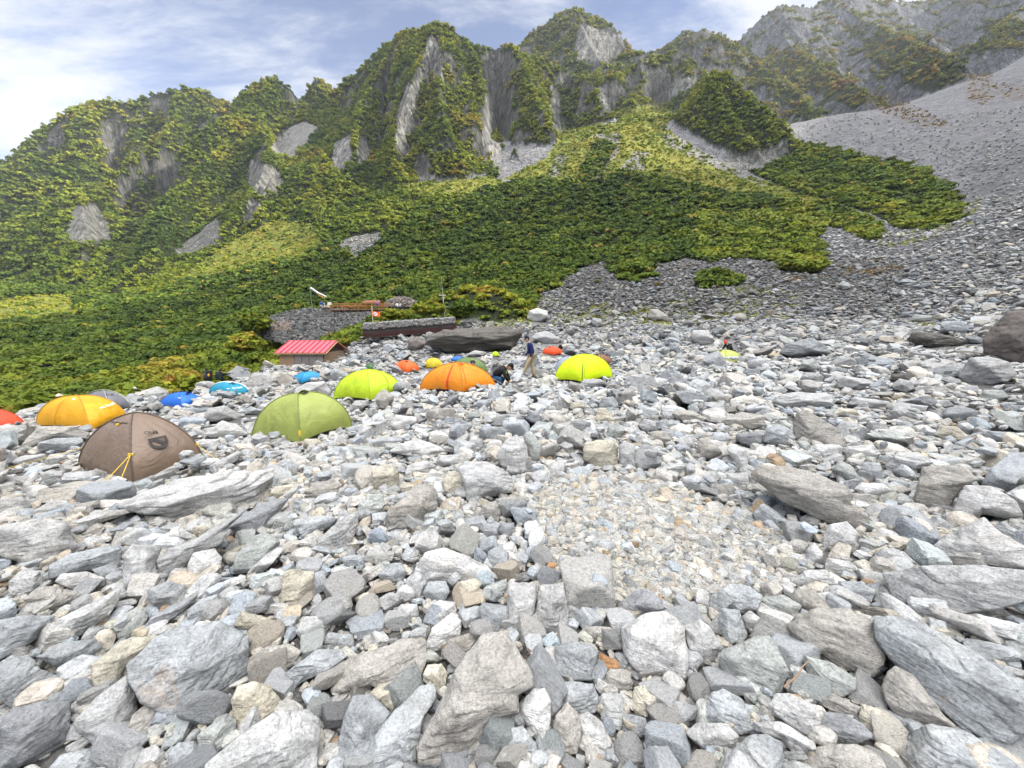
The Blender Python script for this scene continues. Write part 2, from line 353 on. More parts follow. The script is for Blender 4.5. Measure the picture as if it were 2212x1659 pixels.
def ridge_h(x, y):
    """highest ridge flank over each point"""
    wx = 16*fbm(x/70, y/70, 3.3+0*x, 3); wy = 16*fbm(x/70+40, y/70, 8.1+0*x, 3)
    best = np.full(x.shape, -1e9); rough = np.ones(x.shape); near = np.full(x.shape, 1e9)
    X, Y = x+wx, y+wy
    for s, ro, P in RIDGES:
        lo = P.min(0)-420; hi = P.max(0)+420
        m = (x > lo[0]) & (x < hi[0]) & (y > lo[1]) & (y < hi[1])
        if not m.any(): continue
        xs, ys, xo, yo = X[m], Y[m], x[m], y[m]; b = np.full(xs.shape, -1e9); nb = np.full(xs.shape, 1e9)
        for i in range(len(P)-1):
            a, c = P[i], P[i+1]; dx, dy = c[0]-a[0], c[1]-a[1]; l2 = dx*dx+dy*dy+1e-9
            t = np.clip(((xo-a[0])*dx+(yo-a[1])*dy)/l2, 0, 1); d0 = np.hypot(xo-a[0]-t*dx, yo-a[1]-t*dy)
            t2 = np.clip(((xs-a[0])*dx+(ys-a[1])*dy)/l2, 0, 1); d1 = np.hypot(xs-a[0]-t2*dx, ys-a[1]-t2*dy)
            k = np.clip(d0/40, 0, 1); d = d0*(1-k) + d1*k          # the crest itself stays where it was surveyed
            h = a[2] + t*(c[2]-a[2]) - s*d
            b = np.maximum(b, h); nb = np.minimum(nb, d0)
        bb = best[m]; rr = rough[m]; up = b > bb; rr[up] = ro; rough[m] = rr; nn_ = near[m]; nn_[up] = nb[up]; near[m] = nn_
        # soft union, so gullies are rounded
        k = 2.5; mx = np.maximum(bb, b); best[m] = mx + k*np.log1p(np.exp(-np.abs(bb-b)/k)) * (mx > -1e8)*0.6
    return best, rough, near
def terrain_h(x, y, full=False):
    x = np.asarray(x, float); y = np.asarray(y, float)
    r = np.hypot(x, y); B = base_h(x, y)
    k = np.clip((r-3)/60, 0, 1)
    z0 = 0*x
    B = B + (.05+.10*np.clip(r/12, 0, 1))*fbm(x/1.3, y/1.3, z0+2, 3)*np.exp(-r/60) + k*1.1*fbm(x/22, y/22, z0+5, 4)*np.clip(r/120, .25, 1.3)
    B = B + 3.9*np.exp(-(((x+6.3)/8.5)**2 + ((y-61)/5.5)**2)**1.3)
    for wx_, wy_, dz_, rad_ in LEVEL: B = B + dz_*np.exp(-((x-wx_)**2+(y-wy_)**2)/rad_**2)
    far = r > 150
    h = B.copy(); mt = np.zeros(x.shape)
    if far.any():
        R, ro, nr_c = ridge_h(x[far], y[far]); xf, yf, bf = x[far], y[far], B[far]
        up = np.clip((R-bf)/25, 0, 1)
        amp = np.clip((R-bf)/40, 0, 1)*np.clip(nr_c/45, .14, 1)
        for dep, wid, P in GULLY:
            dm = np.full(R.shape, 1e9)
            for i in range(len(P)-1):
                a, c_ = P[i], P[i+1]; dx, dy = c_[0]-a[0], c_[1]-a[1]; t_ = np.clip(((xf-a[0])*dx+(yf-a[1])*dy)/(dx*dx+dy*dy), 0, 1); dm = np.minimum(dm, np.hypot(xf-a[0]-t_*dx, yf-a[1]-t_*dy))
            R = R - 1.7*dep*np.exp(-(dm/(1.25*wid))**2)*np.clip((R-bf)/30, 0, 1)*np.clip(nr_c/24, .1, 1)
        n = ridged(xf/105, yf/105, 0*xf+1, 4)*24 + fbm(xf/19, yf/19, 0*xf+4, 3)*5.5*ro
        R2 = R + amp*(n*ro - 3)
        # ledges: cliffs and shelves
        q = R2/26 + .8*fbm(xf/60, yf/60, 0*xf+9, 2); R2 = R2 + amp*2.6*np.sin(2*math.pi*q)*np.clip(.5+fbm(xf/90+7, yf/90, 0*xf+9, 2), 0, 1)
        hh = np.maximum(bf, R2); h[far] = hh; mt[far] = np.clip((R2-bf)/6, 0, 1)
    return (h, mt) if full else h
LEVEL = []
for px_, py_, Y_, rd_ in PITCH_PTS:
    p_ = pt(px_, py_, Y_); dz_ = p_[2]-float(terrain_h(np.array([p_[0]]), np.array([p_[1]]))[0]); LEVEL.append((p_[0], p_[1], dz_ if rd_ > 0 else min(dz_ - .12, 0), abs(rd_)*(1+Y_/40)))
AZ = np.radians(np.concatenate([np.arange(-180, -62, 3.0), np.arange(-62, 62, .16), np.arange(62, 180.1, 3.0)]))
RR = np.concatenate([np.exp(np.arange(math.log(.5), math.log(60), .022)), np.exp(np.arange(math.log(60), math.log(1500), .0052))])
GA, GR = np.meshgrid(AZ, RR)           # rows radius, columns azimuth
GX, GY = GR*np.sin(GA), GR*np.cos(GA)
GZ, GM = terrain_h(GX, GY, True)
# slope
gxr = np.gradient(GZ, axis=0)/np.gradient(GR, axis=0)
gaz = np.gradient(GZ, axis=1)/(np.gradient(GA, axis=1)*GR)
SLOPE = np.degrees(np.arctan(np.hypot(gxr, gaz)))
PX, PY, PF = proj(GX, GY, GZ)
FRONT = PF > .1
ELEV = GZ/GR; RUN = np.maximum.accumulate(ELEV, axis=0); VIS = ELEV > RUN - .035

def bilin(F2, x, y):
    a = np.arctan2(x, y); r = np.clip(np.hypot(x, y), RR[0], RR[-1]*.999)
    i = np.clip(np.searchsorted(RR, r)-1, 0, len(RR)-2); j = np.clip(np.searchsorted(AZ, a)-1, 0, len(AZ)-2)
    u = (r-RR[i])/(RR[i+1]-RR[i]); v = (a-AZ[j])/(AZ[j+1]-AZ[j])
    return (F2[i, j]*(1-u)*(1-v) + F2[i+1, j]*u*(1-v) + F2[i, j+1]*(1-u)*v + F2[i+1, j+1]*u*v)
def gh(x, y):
    return float(bilin(GZ, np.array([x], float), np.array([y], float))[0])
def ground_hit(px, py, lift=0.):
    """where the sight line through a sheet point meets the ground"""
    d = ray(px, py); hl = math.hypot(d[0], d[1]); t = RR/hl
    z = bilin(GZ, t*d[0], t*d[1]) + lift; dif = t*d[2] - z
    k = np.where(dif < 0)[0]
    if len(k) == 0: return None
    k = k[0]
    if k == 0: return d*t[0]
    a = dif[k-1]/(dif[k-1]-dif[k]+1e-12); tt = t[k-1] + a*(t[k]-t[k-1]); return d*tt

# ------------------------------------------------------------------ ground cover zones (drawn once, fixed to the ground)
PINE = [
 [(-80,1000),(-80,690),(0,700),(80,690),(170,680),(250,650),(330,640),(385,605),(450,603),(560,575),(640,560),(700,545),(760,562),(830,512),(900,452),(1000,425),(1100,392),(1180,385),(1250,400),(1330,372),(1380,378),(1450,392),(1560,415),(1640,420),(1700,440),(1790,445),(1880,472),(1905,508),(1870,522),(1830,500),(1780,492),(1765,525),(1788,578),(1735,592),(1650,566),(1580,556),(1540,572),(1480,560),(1420,570),(1380,598),(1335,596),(1300,570),(1260,578),(1230,600),(1160,635),(1150,690),(1000,700),(870,690),(800,735),(740,750),(640,748),(600,795),(520,812),(440,848),(330,860),(250,880),(120,905),(0,905)],
 [(1620,372),(1690,345),(1730,310),(1790,322),(1900,345),(1990,368),(2050,405),(2082,445),(2070,478),(2000,500),(1930,490),(1880,460),(1800,440),(1700,410)],
 [(1500,596),(1540,585),(1600,600),(1605,620),(1520,628)],[(1335,585),(1410,590),(1385,610),(1340,602)],
 [(1240,400),(1290,300),(1330,320),(1290,380)],
]
MEADOW = [
 [(385,605),(440,560),(520,510),(600,474),(680,488),(695,530),(640,560),(560,572),(450,603)],
 [(-80,700),(-80,660),(60,640),(150,638),(172,680),(80,700),(0,720)],
 [(1080,390),(1180,340),(1215,280),(1260,275),(1380,255),(1440,280),(1500,320),(1580,370),(1680,400),(1800,440),(1700,445),(1560,418),(1450,395),(1330,375),(1250,402),(1180,388)],
 [(860,400),(900,420),(1000,430),(1090,395),(1060,380)],
 [(1340,235),(1420,225),(1470,245),(1420,285),(1330,280)],
 [(560,600),(700,560),(640,600)],
]
SCREE = [
 [(1280,292),(1340,285),(1335,330),(1300,380),(1290,400),(1275,395),(1295,330)],[(1365,330),(1400,330),(1390,365),(1340,370)],
 [(1420,282),(1470,300),(1560,350),(1660,400),(1640,400),(1540,360),(1450,320)],
 [(590,300),(650,262),(690,275),(660,310),(630,345),(580,330)],[(722,310),(755,290),(765,340),(735,375),(715,360)],
 [(1055,300),(1085,310),(1080,370),(1055,350)],[(1205,330),(1225,335),(1200,390),(1185,380)],
]
ROCK = [
 [(925,78),(948,90),(958,150),(962,190),(935,160),(905,175),(915,120)],[(880,180),(905,175),(900,230),(880,300),(850,330),(855,250)],
 [(1050,190),(1065,200),(1062,300),(1045,370),(1040,260)],[(160,445),(205,440),(240,490),(235,520),(170,530),(140,510)],
 [(540,345),(600,365),(615,400),(560,430),(535,400)],[(540,430),(565,440),(545,480),(520,500)],
 [(895,370),(970,385),(1050,375),(1045,405),(950,412),(905,405)],[(770,300),(790,295),(800,340),(775,360)],
 [(1250,50),(1350,80),(1340,120),(1250,140),(1240,100)],[(1290,190),(1310,180),(1320,240),(1300,260)],
 [(1560,335),(1640,325),(1700,305),(1725,330),(1640,372),(1570,362)],[(215,270),(235,270),(250,320),(235,340),(220,320)],
 [(720,520),(830,500),(820,550),(770,565)],[(1190,180),(1210,200),(1215,290),(1190,280)],[(1460,170),(1510,165),(1490,200),(1440,215)],
[(380,540),(470,470),(480,530),(390,560)],
]
jx = 14*fbm(GX/9, GY/9, GZ/9, 3)*np.clip(120/np.maximum(GR, 1), .25, 1.0); jy = 9*fbm(GX/9+50, GY/9, GZ/9, 3)*np.clip(120/np.maximum(GR, 1), .25, 1.0)
JX, JY = PX+jx, PY+jy
def zone(polys):
    m = np.zeros(GX.shape, bool)
    for p in polys: m |= inpoly(JX, JY, p)
    return m & FRONT
farz = GR > 34
Zp = zone(PINE) & farz; Zm = zone(MEADOW) & (GR > 60); Zs = zone(SCREE) & (GR > 60); Zr = zone(ROCK) & (GR > 150)
offv = (~((np.abs(GA) < math.radians(56)))) & (GR > 60) & (GA < 0)
rightmt = (PX > 1600) & (GM > .3)
# mountain vegetation: shelves and gentler flanks are wooded, the steep faces are bare
vn = fbm(GX/30, GY/30, GZ/30, 3); vn2 = fbm(GX/9, GY/9, GZ/14, 3)
veg_lim = 64 + 13*vn + 7*vn2 + 7*np.clip((900-PX)/200, 0, 1) + 6*np.clip((PX-700)/80, 0, 1)*np.clip((1300-PX)/80, 0, 1)
# tops of the far right mountains and the back peaks are mostly bare
bare = np.clip((GR-480)/160, 0, 1)*(PX > 1060)*np.where(PX < 1430, .45, 1) ; bare = np.maximum(bare, np.clip((PX-1740)/80, 0, 1)*(GR > 380))
veg_lim = veg_lim - 17*bare
VEGR = [[(1650,110),(1740,110),(1800,150),(1885,220),(1840,235),(1760,200),(1680,180)],[(1900,60),(1960,60),(2020,105),(2082,150),(2075,190),(2000,200),(1900,150),(1860,100)],
        [(2120,60),(2180,30),(2212,60),(2212,110),(2150,100)],[(1440,90),(1560,80),(1640,130),(1750,215),(1740,250),(1600,180),(1500,120)],[(1135,110),(1180,60),(1250,30),(1290,50),(1240,110),(1170,130)]]
Zv = zone(VEGR)
veg_lim = veg_lim + Zv*20*bare + 14*zone([[(1440,250),(1500,170),(1545,145),(1600,180),(1720,270),(1730,320),(1640,340),(1540,310)]])*(GR < 420)
Zleft = (GM <= .35) & FRONT & (GR > 150) & (JX < 1075) & ~Zp & ~Zs & ~Zm & ~Zr
Zveg = (((GM > .35) & (SLOPE < veg_lim)) | Zleft) & ~Zr & ~Zs & ~Zm
# colours
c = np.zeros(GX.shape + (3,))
def setc(m, col): c[m] = col
n_a = fbm(GX/5, GY/5, GZ/5, 4); n_s = fbm(GX/2.6, GY/2.6, GZ/2.6, 2); n_b = fbm(GX/45, GY/45, GZ/45, 4); n_c = fbm(GX/1.1, GY/1.1, GZ/1.1, 2)
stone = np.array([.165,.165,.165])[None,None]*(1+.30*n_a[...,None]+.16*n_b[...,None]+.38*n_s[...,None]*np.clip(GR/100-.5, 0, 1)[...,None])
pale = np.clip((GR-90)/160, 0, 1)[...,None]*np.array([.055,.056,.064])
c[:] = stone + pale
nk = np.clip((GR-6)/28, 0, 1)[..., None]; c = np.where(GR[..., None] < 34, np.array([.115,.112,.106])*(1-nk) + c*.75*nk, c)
rockc = np.array([.088,.088,.082])*(1+.45*np.clip(n_a,-1,1)[...,None]+.25*n_c[...,None])
c[(GM > .3)] = rockc[(GM > .3)]
c[Zr] = (rockc*1.9)[Zr]
rk = rightmt & (GR > 430); c[rk] = (np.array([.098,.103,.110])*(1+.40*np.clip(n_a,-1,1)[...,None]+.2*n_b[...,None]))[rk]
grass = np.array([.19,.21,.045])*(1+.25*n_a[...,None]) + np.clip(n_b,0,1)[...,None]*np.array([.10,.05,.0])
c[Zm] = grass[Zm]
c[Zs] = (np.array([.24,.235,.225])*(1+.15*n_a[...,None]))[Zs]
under = np.array([.022,.030,.008])*(1+.3*n_a[...,None])  # shade between the crowns is put into this dark ground colour
c[Zp] = under[Zp]; c[Zveg] = under[Zveg]*1.2
# autumn-tinted low growth on the great scree and grass among the stones at its foot
og = [[(1840,215),(1900,200),(2000,240),(2060,280),(1990,275),(1900,240)],[(2090,165),(2140,160),(2160,200),(2120,230),(2085,210)],[(2160,180),(2212,185),(2212,220),(2165,215)]]
zo = zone(og) & (n_a + .8*n_c > .05); c[zo] = (c*.55 + np.array([.085,.055,.02]))[zo]
ge = [[(1150,690),(1160,640),(1250,650),(1400,660),(1600,620),(1760,640),(1700,690),(1560,705),(1400,700),(1240,715)],[(1900,505),(1960,500),(2080,470),(2110,420),(2090,400),(2120,440),(2090,490),(1960,530),(1880,530)],[(1950,700),(2120,700),(2120,712),(1960,712)],
      [(860,690),(1150,690),(1160,712),(1000,712),(870,705)]]
zg = zone(ge) & ((n_a + .6*n_c) > .12) & ~Zp & (GR > 25); c[zg] = (np.array([.23,.24,.06])*(1+.3*n_c[...,None]))[zg]
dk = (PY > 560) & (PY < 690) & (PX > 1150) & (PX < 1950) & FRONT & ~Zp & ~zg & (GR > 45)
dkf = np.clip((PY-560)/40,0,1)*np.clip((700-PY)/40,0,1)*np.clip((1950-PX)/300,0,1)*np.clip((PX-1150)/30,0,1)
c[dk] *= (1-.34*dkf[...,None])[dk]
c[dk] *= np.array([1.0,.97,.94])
og2 = dk & (vn2 > .45) & (n_a > .1); c[og2] = np.array([.20,.13,.05])
c = np.clip(c, .012, .6)
nr, na = GX.shape
idx = np.arange(nr*na).reshape(nr, na)
Q = np.stack([idx[:-1,:-1], idx[:-1,1:], idx[1:,1:], idx[1:,:-1]], -1)[:, :, ::-1].reshape(-1, na-1, 4)
VV = np.stack([GX, GY, GZ], -1)

m_ter, t, b = new_mat('terrain')
ca = t.nodes.new('ShaderNodeVertexColor'); ca.layer_name = 'Col'
geo = t.nodes.new('ShaderNodeNewGeometry')
f1 = nz(t, geo.outputs['Position'], 1.6, 5, .7); f2 = nz(t, geo.outputs['Position'], .22, 5, .65)
f3 = nz(t, geo.outputs['Position'], 9., 3, .6)
k1 = ramp(t, f1, [(.3, .62), (.7, 1.35)]); k2 = ramp(t, f2, [(.3, .78), (.7, 1.2)])
cc = mixc(t, 1., ca.outputs[0], k1, 'MULTIPLY'); cc = mixc(t, 1., cc, k2, 'MULTIPLY')
t.links.new(cc, b.inputs['Base Color']); b.inputs['Roughness'].default_value = .95; b.inputs['Specular IOR Level'].default_value = .15
hsum = math_node(t, 'ADD', math_node(t, 'MULTIPLY', f1, .5), math_node(t, 'MULTIPLY', f2, 1.6))
bump(t, b, hsum, .8, 1.2)
m_mt, t, b = new_mat('mountain')
ca = t.nodes.new('ShaderNodeVertexColor'); ca.layer_name = 'Col'; geo = t.nodes.new('ShaderNodeNewGeometry')
mpv = t.nodes.new('ShaderNodeMapping'); mpv.inputs['Scale'].default_value = (1, 1, .30); mpv.inputs['Rotation'].default_value = (.12, -.10, 0); t.links.new(geo.outputs['Position'], mpv.inputs[0])
dn = t.nodes.new('ShaderNodeTexNoise'); dn.inputs['Scale'].default_value = .12; dn.inputs['Detail'].default_value = 4; t.links.new(mpv.outputs[0], dn.inputs['Vector'])
ad = t.nodes.new('ShaderNodeVectorMath'); ad.operation = 'MULTIPLY_ADD'; t.links.new(dn.outputs['Color'], ad.inputs[0]); ad.inputs[1].default_value = (7, 7, 7); t.links.new(mpv.outputs[0], ad.inputs[2])
vo = t.nodes.new('ShaderNodeTexVoronoi'); vo.feature = 'DISTANCE_TO_EDGE'; vo.inputs['Scale'].default_value = .16; t.links.new(ad.outputs[0], vo.inputs['Vector'])
vo2 = t.nodes.new('ShaderNodeTexVoronoi'); vo2.inputs['Scale'].default_value = .30; t.links.new(ad.outputs[0], vo2.inputs['Vector'])
g1 = nz(t, ad.outputs[0], .35, 7, .72); g2 = nz(t, geo.outputs['Position'], .9, 5, .7)
crack = ramp(t, vo.outputs['Distance'], [(.0, .45), (.10, .95), (.3, 1.05)])
sepn = t.nodes.new('ShaderNodeSeparateXYZ'); t.links.new(geo.outputs['True Normal'], sepn.inputs[0])
steep = ramp(t, sepn.outputs[2], [(.55, 1.), (.80, 0.)])
cell = t.nodes.new('ShaderNodeSeparateXYZ'); t.links.new(vo2.outputs['Color'], cell.inputs[0]); facet = ramp(t, cell.outputs[0], [(0, .70), (1, 1.30)])
rk_ = mixc(t, 1., mixc(t, 1., crack, facet, 'MULTIPLY'), ramp(t, g1, [(.3, .55), (.7, 1.5)]), 'MULTIPLY')
sm_ = ramp(t, g2, [(.3, .72), (.7, 1.28)])
cc = mixc(t, 1., ca.outputs[0], mixc(t, steep, sm_, rk_), 'MULTIPLY')
t.links.new(cc, b.inputs['Base Color']); b.inputs['Roughness'].default_value = .95; b.inputs['Specular IOR Level'].default_value = .12
hh_ = math_node(t, 'ADD', math_node(t, 'MULTIPLY', g1, 2.2), math_node(t, 'MULTIPLY', cell.outputs[0], .9)); bump(t, b, math_node(t, 'ADD', hh_, math_node(t, 'MULTIPLY', g2, .5)), .9, 3.0)
SPLIT = int(np.searchsorted(RR, 62))
for nm, a0, a1, lab in (('ground', 0, SPLIT+1, None), ('mountain', SPLIT, nr, None)):
    Vp = VV[a0:a1].reshape(-1, 3); base = idx[a0, 0]
    Fp = Q[a0:a1-1].reshape(-1, 4) - base
    o = link(nm, mesh_np(nm, Vp, Fp, m_ter if nm == 'ground' else m_mt, True, c[a0:a1].reshape(-1, 3)))
    tag(o, kind='structure')
# ------------------------------------------------------------------ vegetation
m_leaf, t, b = new_mat('foliage')
ca = t.nodes.new('ShaderNodeVertexColor'); ca.layer_name = 'Col'
t.links.new(ca.outputs[0], b.inputs['Base Color']); b.inputs['Roughness'].default_value = .75
b.inputs['Specular IOR Level'].default_value = .2
tr = t.nodes.new('ShaderNodeBsdfTranslucent'); t.links.new(ca.outputs[0], tr.inputs[0])
ms = t.nodes.new('ShaderNodeMixShader'); ms.inputs[0].default_value = .22
t.links.new(b.outputs[0], ms.inputs[1]); t.links.new(tr.outputs[0], ms.inputs[2])
t.links.new(ms.outputs[0], t.nodes['Material Output'].inputs[0])

def clumps(rs, C, R, col, nq, flat=.75, leaf=.34, jit=.10):
    """C (n,3) crown centres, R radii, col (n,3): leaf-clump cards spread over lumpy crowns -> V, Q, cols"""
    n = len(C); k = nq
    d = rs.normal(size=(n, k, 3)); d /= np.linalg.norm(d, axis=2)[..., None]; d[..., 2] = np.abs(d[..., 2])*1.0 - .25*(rs.rand(n, k) < .35)
    # three or four lobes per crown
    nl = 4; lob = rs.normal(size=(n, nl, 3)); lob[..., 2] = np.abs(lob[..., 2])*.5; lob /= np.linalg.norm(lob, axis=2)[..., None]
    li = rs.randint(0, nl, (n, k)); lc = np.take_along_axis(lob, li[..., None].repeat(3, 2), 1)*.52
    rad = (.42 + .2*rs.rand(n, k))[..., None]
    P = (lc + d*rad); P[..., 2] *= flat
    P = P*R[:, None, None] + C[:, None]
    nrm = d + .38*rs.normal(size=d.shape) + np.array([0, 0, .35]); nrm /= np.linalg.norm(nrm, axis=2)[..., None]
    a = np.cross(nrm, rs.normal(size=d.shape)); a /= np.linalg.norm(a, axis=2)[..., None]; bb = np.cross(nrm, a)
    s = (R[:, None]*leaf*(.6 + .7*rs.rand(n, k)))[..., None]; s2 = s*(.55 + .4*rs.rand(n, k))[..., None]
    V = np.stack([P - a*s - bb*s2*.6, P + a*s*.8 - bb*s2, P + a*s + bb*s2*.7, P - a*s*.7 + bb*s2], 2)
    cc = col[:, None]*(1 + jit*rs.normal(size=(n, k, 1)))*(1 + .04*rs.normal(size=(n, k, 3)))
    cc = np.clip(cc, .006, .6)[:, :, None].repeat(4, 2)
    V = V.reshape(-1, 3); Q_ = np.arange(len(V)).reshape(-1, 4)
    return V, Q_, cc.reshape(-1, 3)
DA = np.zeros(GX.shape); DA[:-1, :-1] = (np.diff(RR)[:, None]*GR[:-1, :-1]*np.diff(AZ)[None])/np.cos(np.radians(SLOPE[:-1, :-1]))
def scatter(rs, mask, Rm, cover, maxn=60000):
    lam = np.where(mask & VIS & (np.abs(GA) < math.radians(58)), DA*cover/(math.pi*Rm**2), 0)
    k = rs.poisson(lam); i, j = np.nonzero(k); rep = k[i, j]; i = np.repeat(i, rep); j = np.repeat(j, rep)
    if len(i) > maxn: s = rs.permutation(len(i))[:maxn]; i, j = i[s], j[s]
    fi = np.clip(i + rs.rand(len(i)), 0, nr-1.001); fj = np.clip(j + rs.rand(len(i)), 0, na-1.001)
    ii, jj = fi.astype(int), fj.astype(int); u = (fi-ii)[:, None]; v = (fj-jj)[:, None]
    P = VV[ii, jj]*(1-u)*(1-v) + VV[ii+1, jj]*u*(1-v) + VV[ii, jj+1]*(1-u)*v + VV[ii+1, jj+1]*u*v
    return P, ii, jj
PAL = np.array([[.048,.085,.011],[.075,.118,.012],[.115,.155,.013],[.165,.200,.016],[.225,.235,.020],[.28,.225,.026],[.27,.14,.03]])
def shades(rs, P, w_yel, base, spread=1.0, sc_=28., broad=1.5):
    """foliage tint per crown: broad patches plus crown to crown variety"""
    f = base + broad*fbm(P[:, 0]/sc_, P[:, 1]/sc_, P[:, 2]/sc_, 3) + spread*rs.normal(size=len(P)) + w_yel
    f = np.clip(f, 0, 5.99); i = f.astype(int); u = (f-i)[:, None]
    return PAL[i]*(1-u) + PAL[np.minimum(i+1, 6)]*u
mnd = np.exp(-((GX+6.3)**2+(GY-61)**2)/120)*2.6 + np.exp(-((PX-380)/90)**2-((PY-820)/40)**2)*2.5 + np.exp(-((PX-600)/60)**2-((PY-760)/25)**2)*1.5
rs = RS(5)
# wooded flanks
Rfar = np.clip(GR/215, 1.6, 3.0)
P, ii, jj = scatter(rs, Zveg & (GR > 150), Rfar, 1.4*np.clip(1.25 - bare*.75, .3, 1), 50000)
R_ = Rfar[ii, jj]*(.55 + 1.0*rs.rand(len(P))**1.6)
lit = np.clip((P[:, 2]-60)/120, 0, 1)*.9  # sunlight put into the tint: higher crowns lighter and yellower
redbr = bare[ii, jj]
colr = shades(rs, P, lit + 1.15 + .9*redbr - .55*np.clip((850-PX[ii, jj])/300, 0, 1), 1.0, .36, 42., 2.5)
colr = colr*(1-.35*redbr[:, None]) + redbr[:, None]*np.array([.045,.035,.015])
C_ = P + np.array([0, 0, .45])*R_[:, None]
print('forest', len(P))
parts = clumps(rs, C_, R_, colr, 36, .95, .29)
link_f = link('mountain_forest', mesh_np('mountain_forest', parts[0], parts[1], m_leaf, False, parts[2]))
tag(link_f, 'green and yellow autumn broadleaf trees clinging to the spurs and ledges of the mountain', 'forest', kind='stuff')
# dwarf pine slope
Rp = np.clip(.45 + GR/210, .65, 1.5)
P, ii, jj = scatter(rs, Zp, Rp, 1.9, 34000)
R_ = Rp[ii, jj]*(.5 + 1.25*rs.rand(len(P))**2)
yel = np.where((PX[ii, jj] > 1500) & (PY[ii, jj] > 440), 1.0, 0) + np.where((PX[ii, jj] > 1700), .6, 0) + .9*np.clip((PY[ii, jj]-700)/120, 0, 1) + mnd[ii, jj] + .35
colr = shades(rs, P, yel, .65, .36, 15., 1.9)*(1+.14*rs.normal(size=(len(P), 1)))
hi = rs.rand(len(P)) < .02; colr[hi] = np.array([.26,.22,.035])
print('pine', len(P))
C_ = P + np.array([0, 0, .38])*R_[:, None]
parts = clumps(rs, C_, R_, colr, 46, .62, .26)
tag(link('dwarf_pine_thicket', mesh_np('dwarf_pine_thicket', parts[0], parts[1], m_leaf, False, parts[2])),
    'dark green dwarf pine and scrub covering the slope below the cliffs', 'thicket', kind='stuff')
# low herbs and scattered scrub on the meadows
Rm_ = np.clip(GR/330, .3, 1.2)
P, ii, jj = scatter(rs, (Zm & (GR > 90)), Rm_, .42, 16000)
R_ = Rm_[ii, jj]*(.5 + .9*rs.rand(len(P))); big = rs.rand(len(P)) < .06; R_[big] *= 1.9
colr = shades(rs, P, 1.6 - 1.6*big, 1.6, .7, 20.)
parts = clumps(rs, P + np.array([0, 0, .2])*R_[:, None], R_, colr, 16, .5, .42)
tag(link('meadow_plants', mesh_np('meadow_plants', parts[0], parts[1], m_leaf, False, parts[2])),
    'yellowing grass and low herbs on the high meadows below the cliffs', 'grass', kind='stuff')
# tufts among the stones at the foot of the slope
P, ii, jj = scatter(rs, zg | og2 | zo, np.where(GR > 200, .9, .22), np.where(GR > 200, .22, .5), 14000)
R_ = np.where(GR[ii, jj] > 200, .9, .22)*(.5 + .9*rs.rand(len(P)))
red = og2[ii, jj] | zo[ii, jj]
colr = np.where(red[:, None], np.array([.19,.125,.045]), np.array([.20,.21,.04]))*(1 + .25*rs.normal(size=(len(P), 1)))
parts = clumps(rs, P + np.array([0, 0, .15])*R_[:, None], R_, colr, 14, .55, .4)
tag(link('grass_tufts', mesh_np('grass_tufts', parts[0], parts[1], m_leaf, False, parts[2])),
    'yellow-green grass and rusty low plants growing between the stones at the foot of the slope', 'grass', kind='stuff')
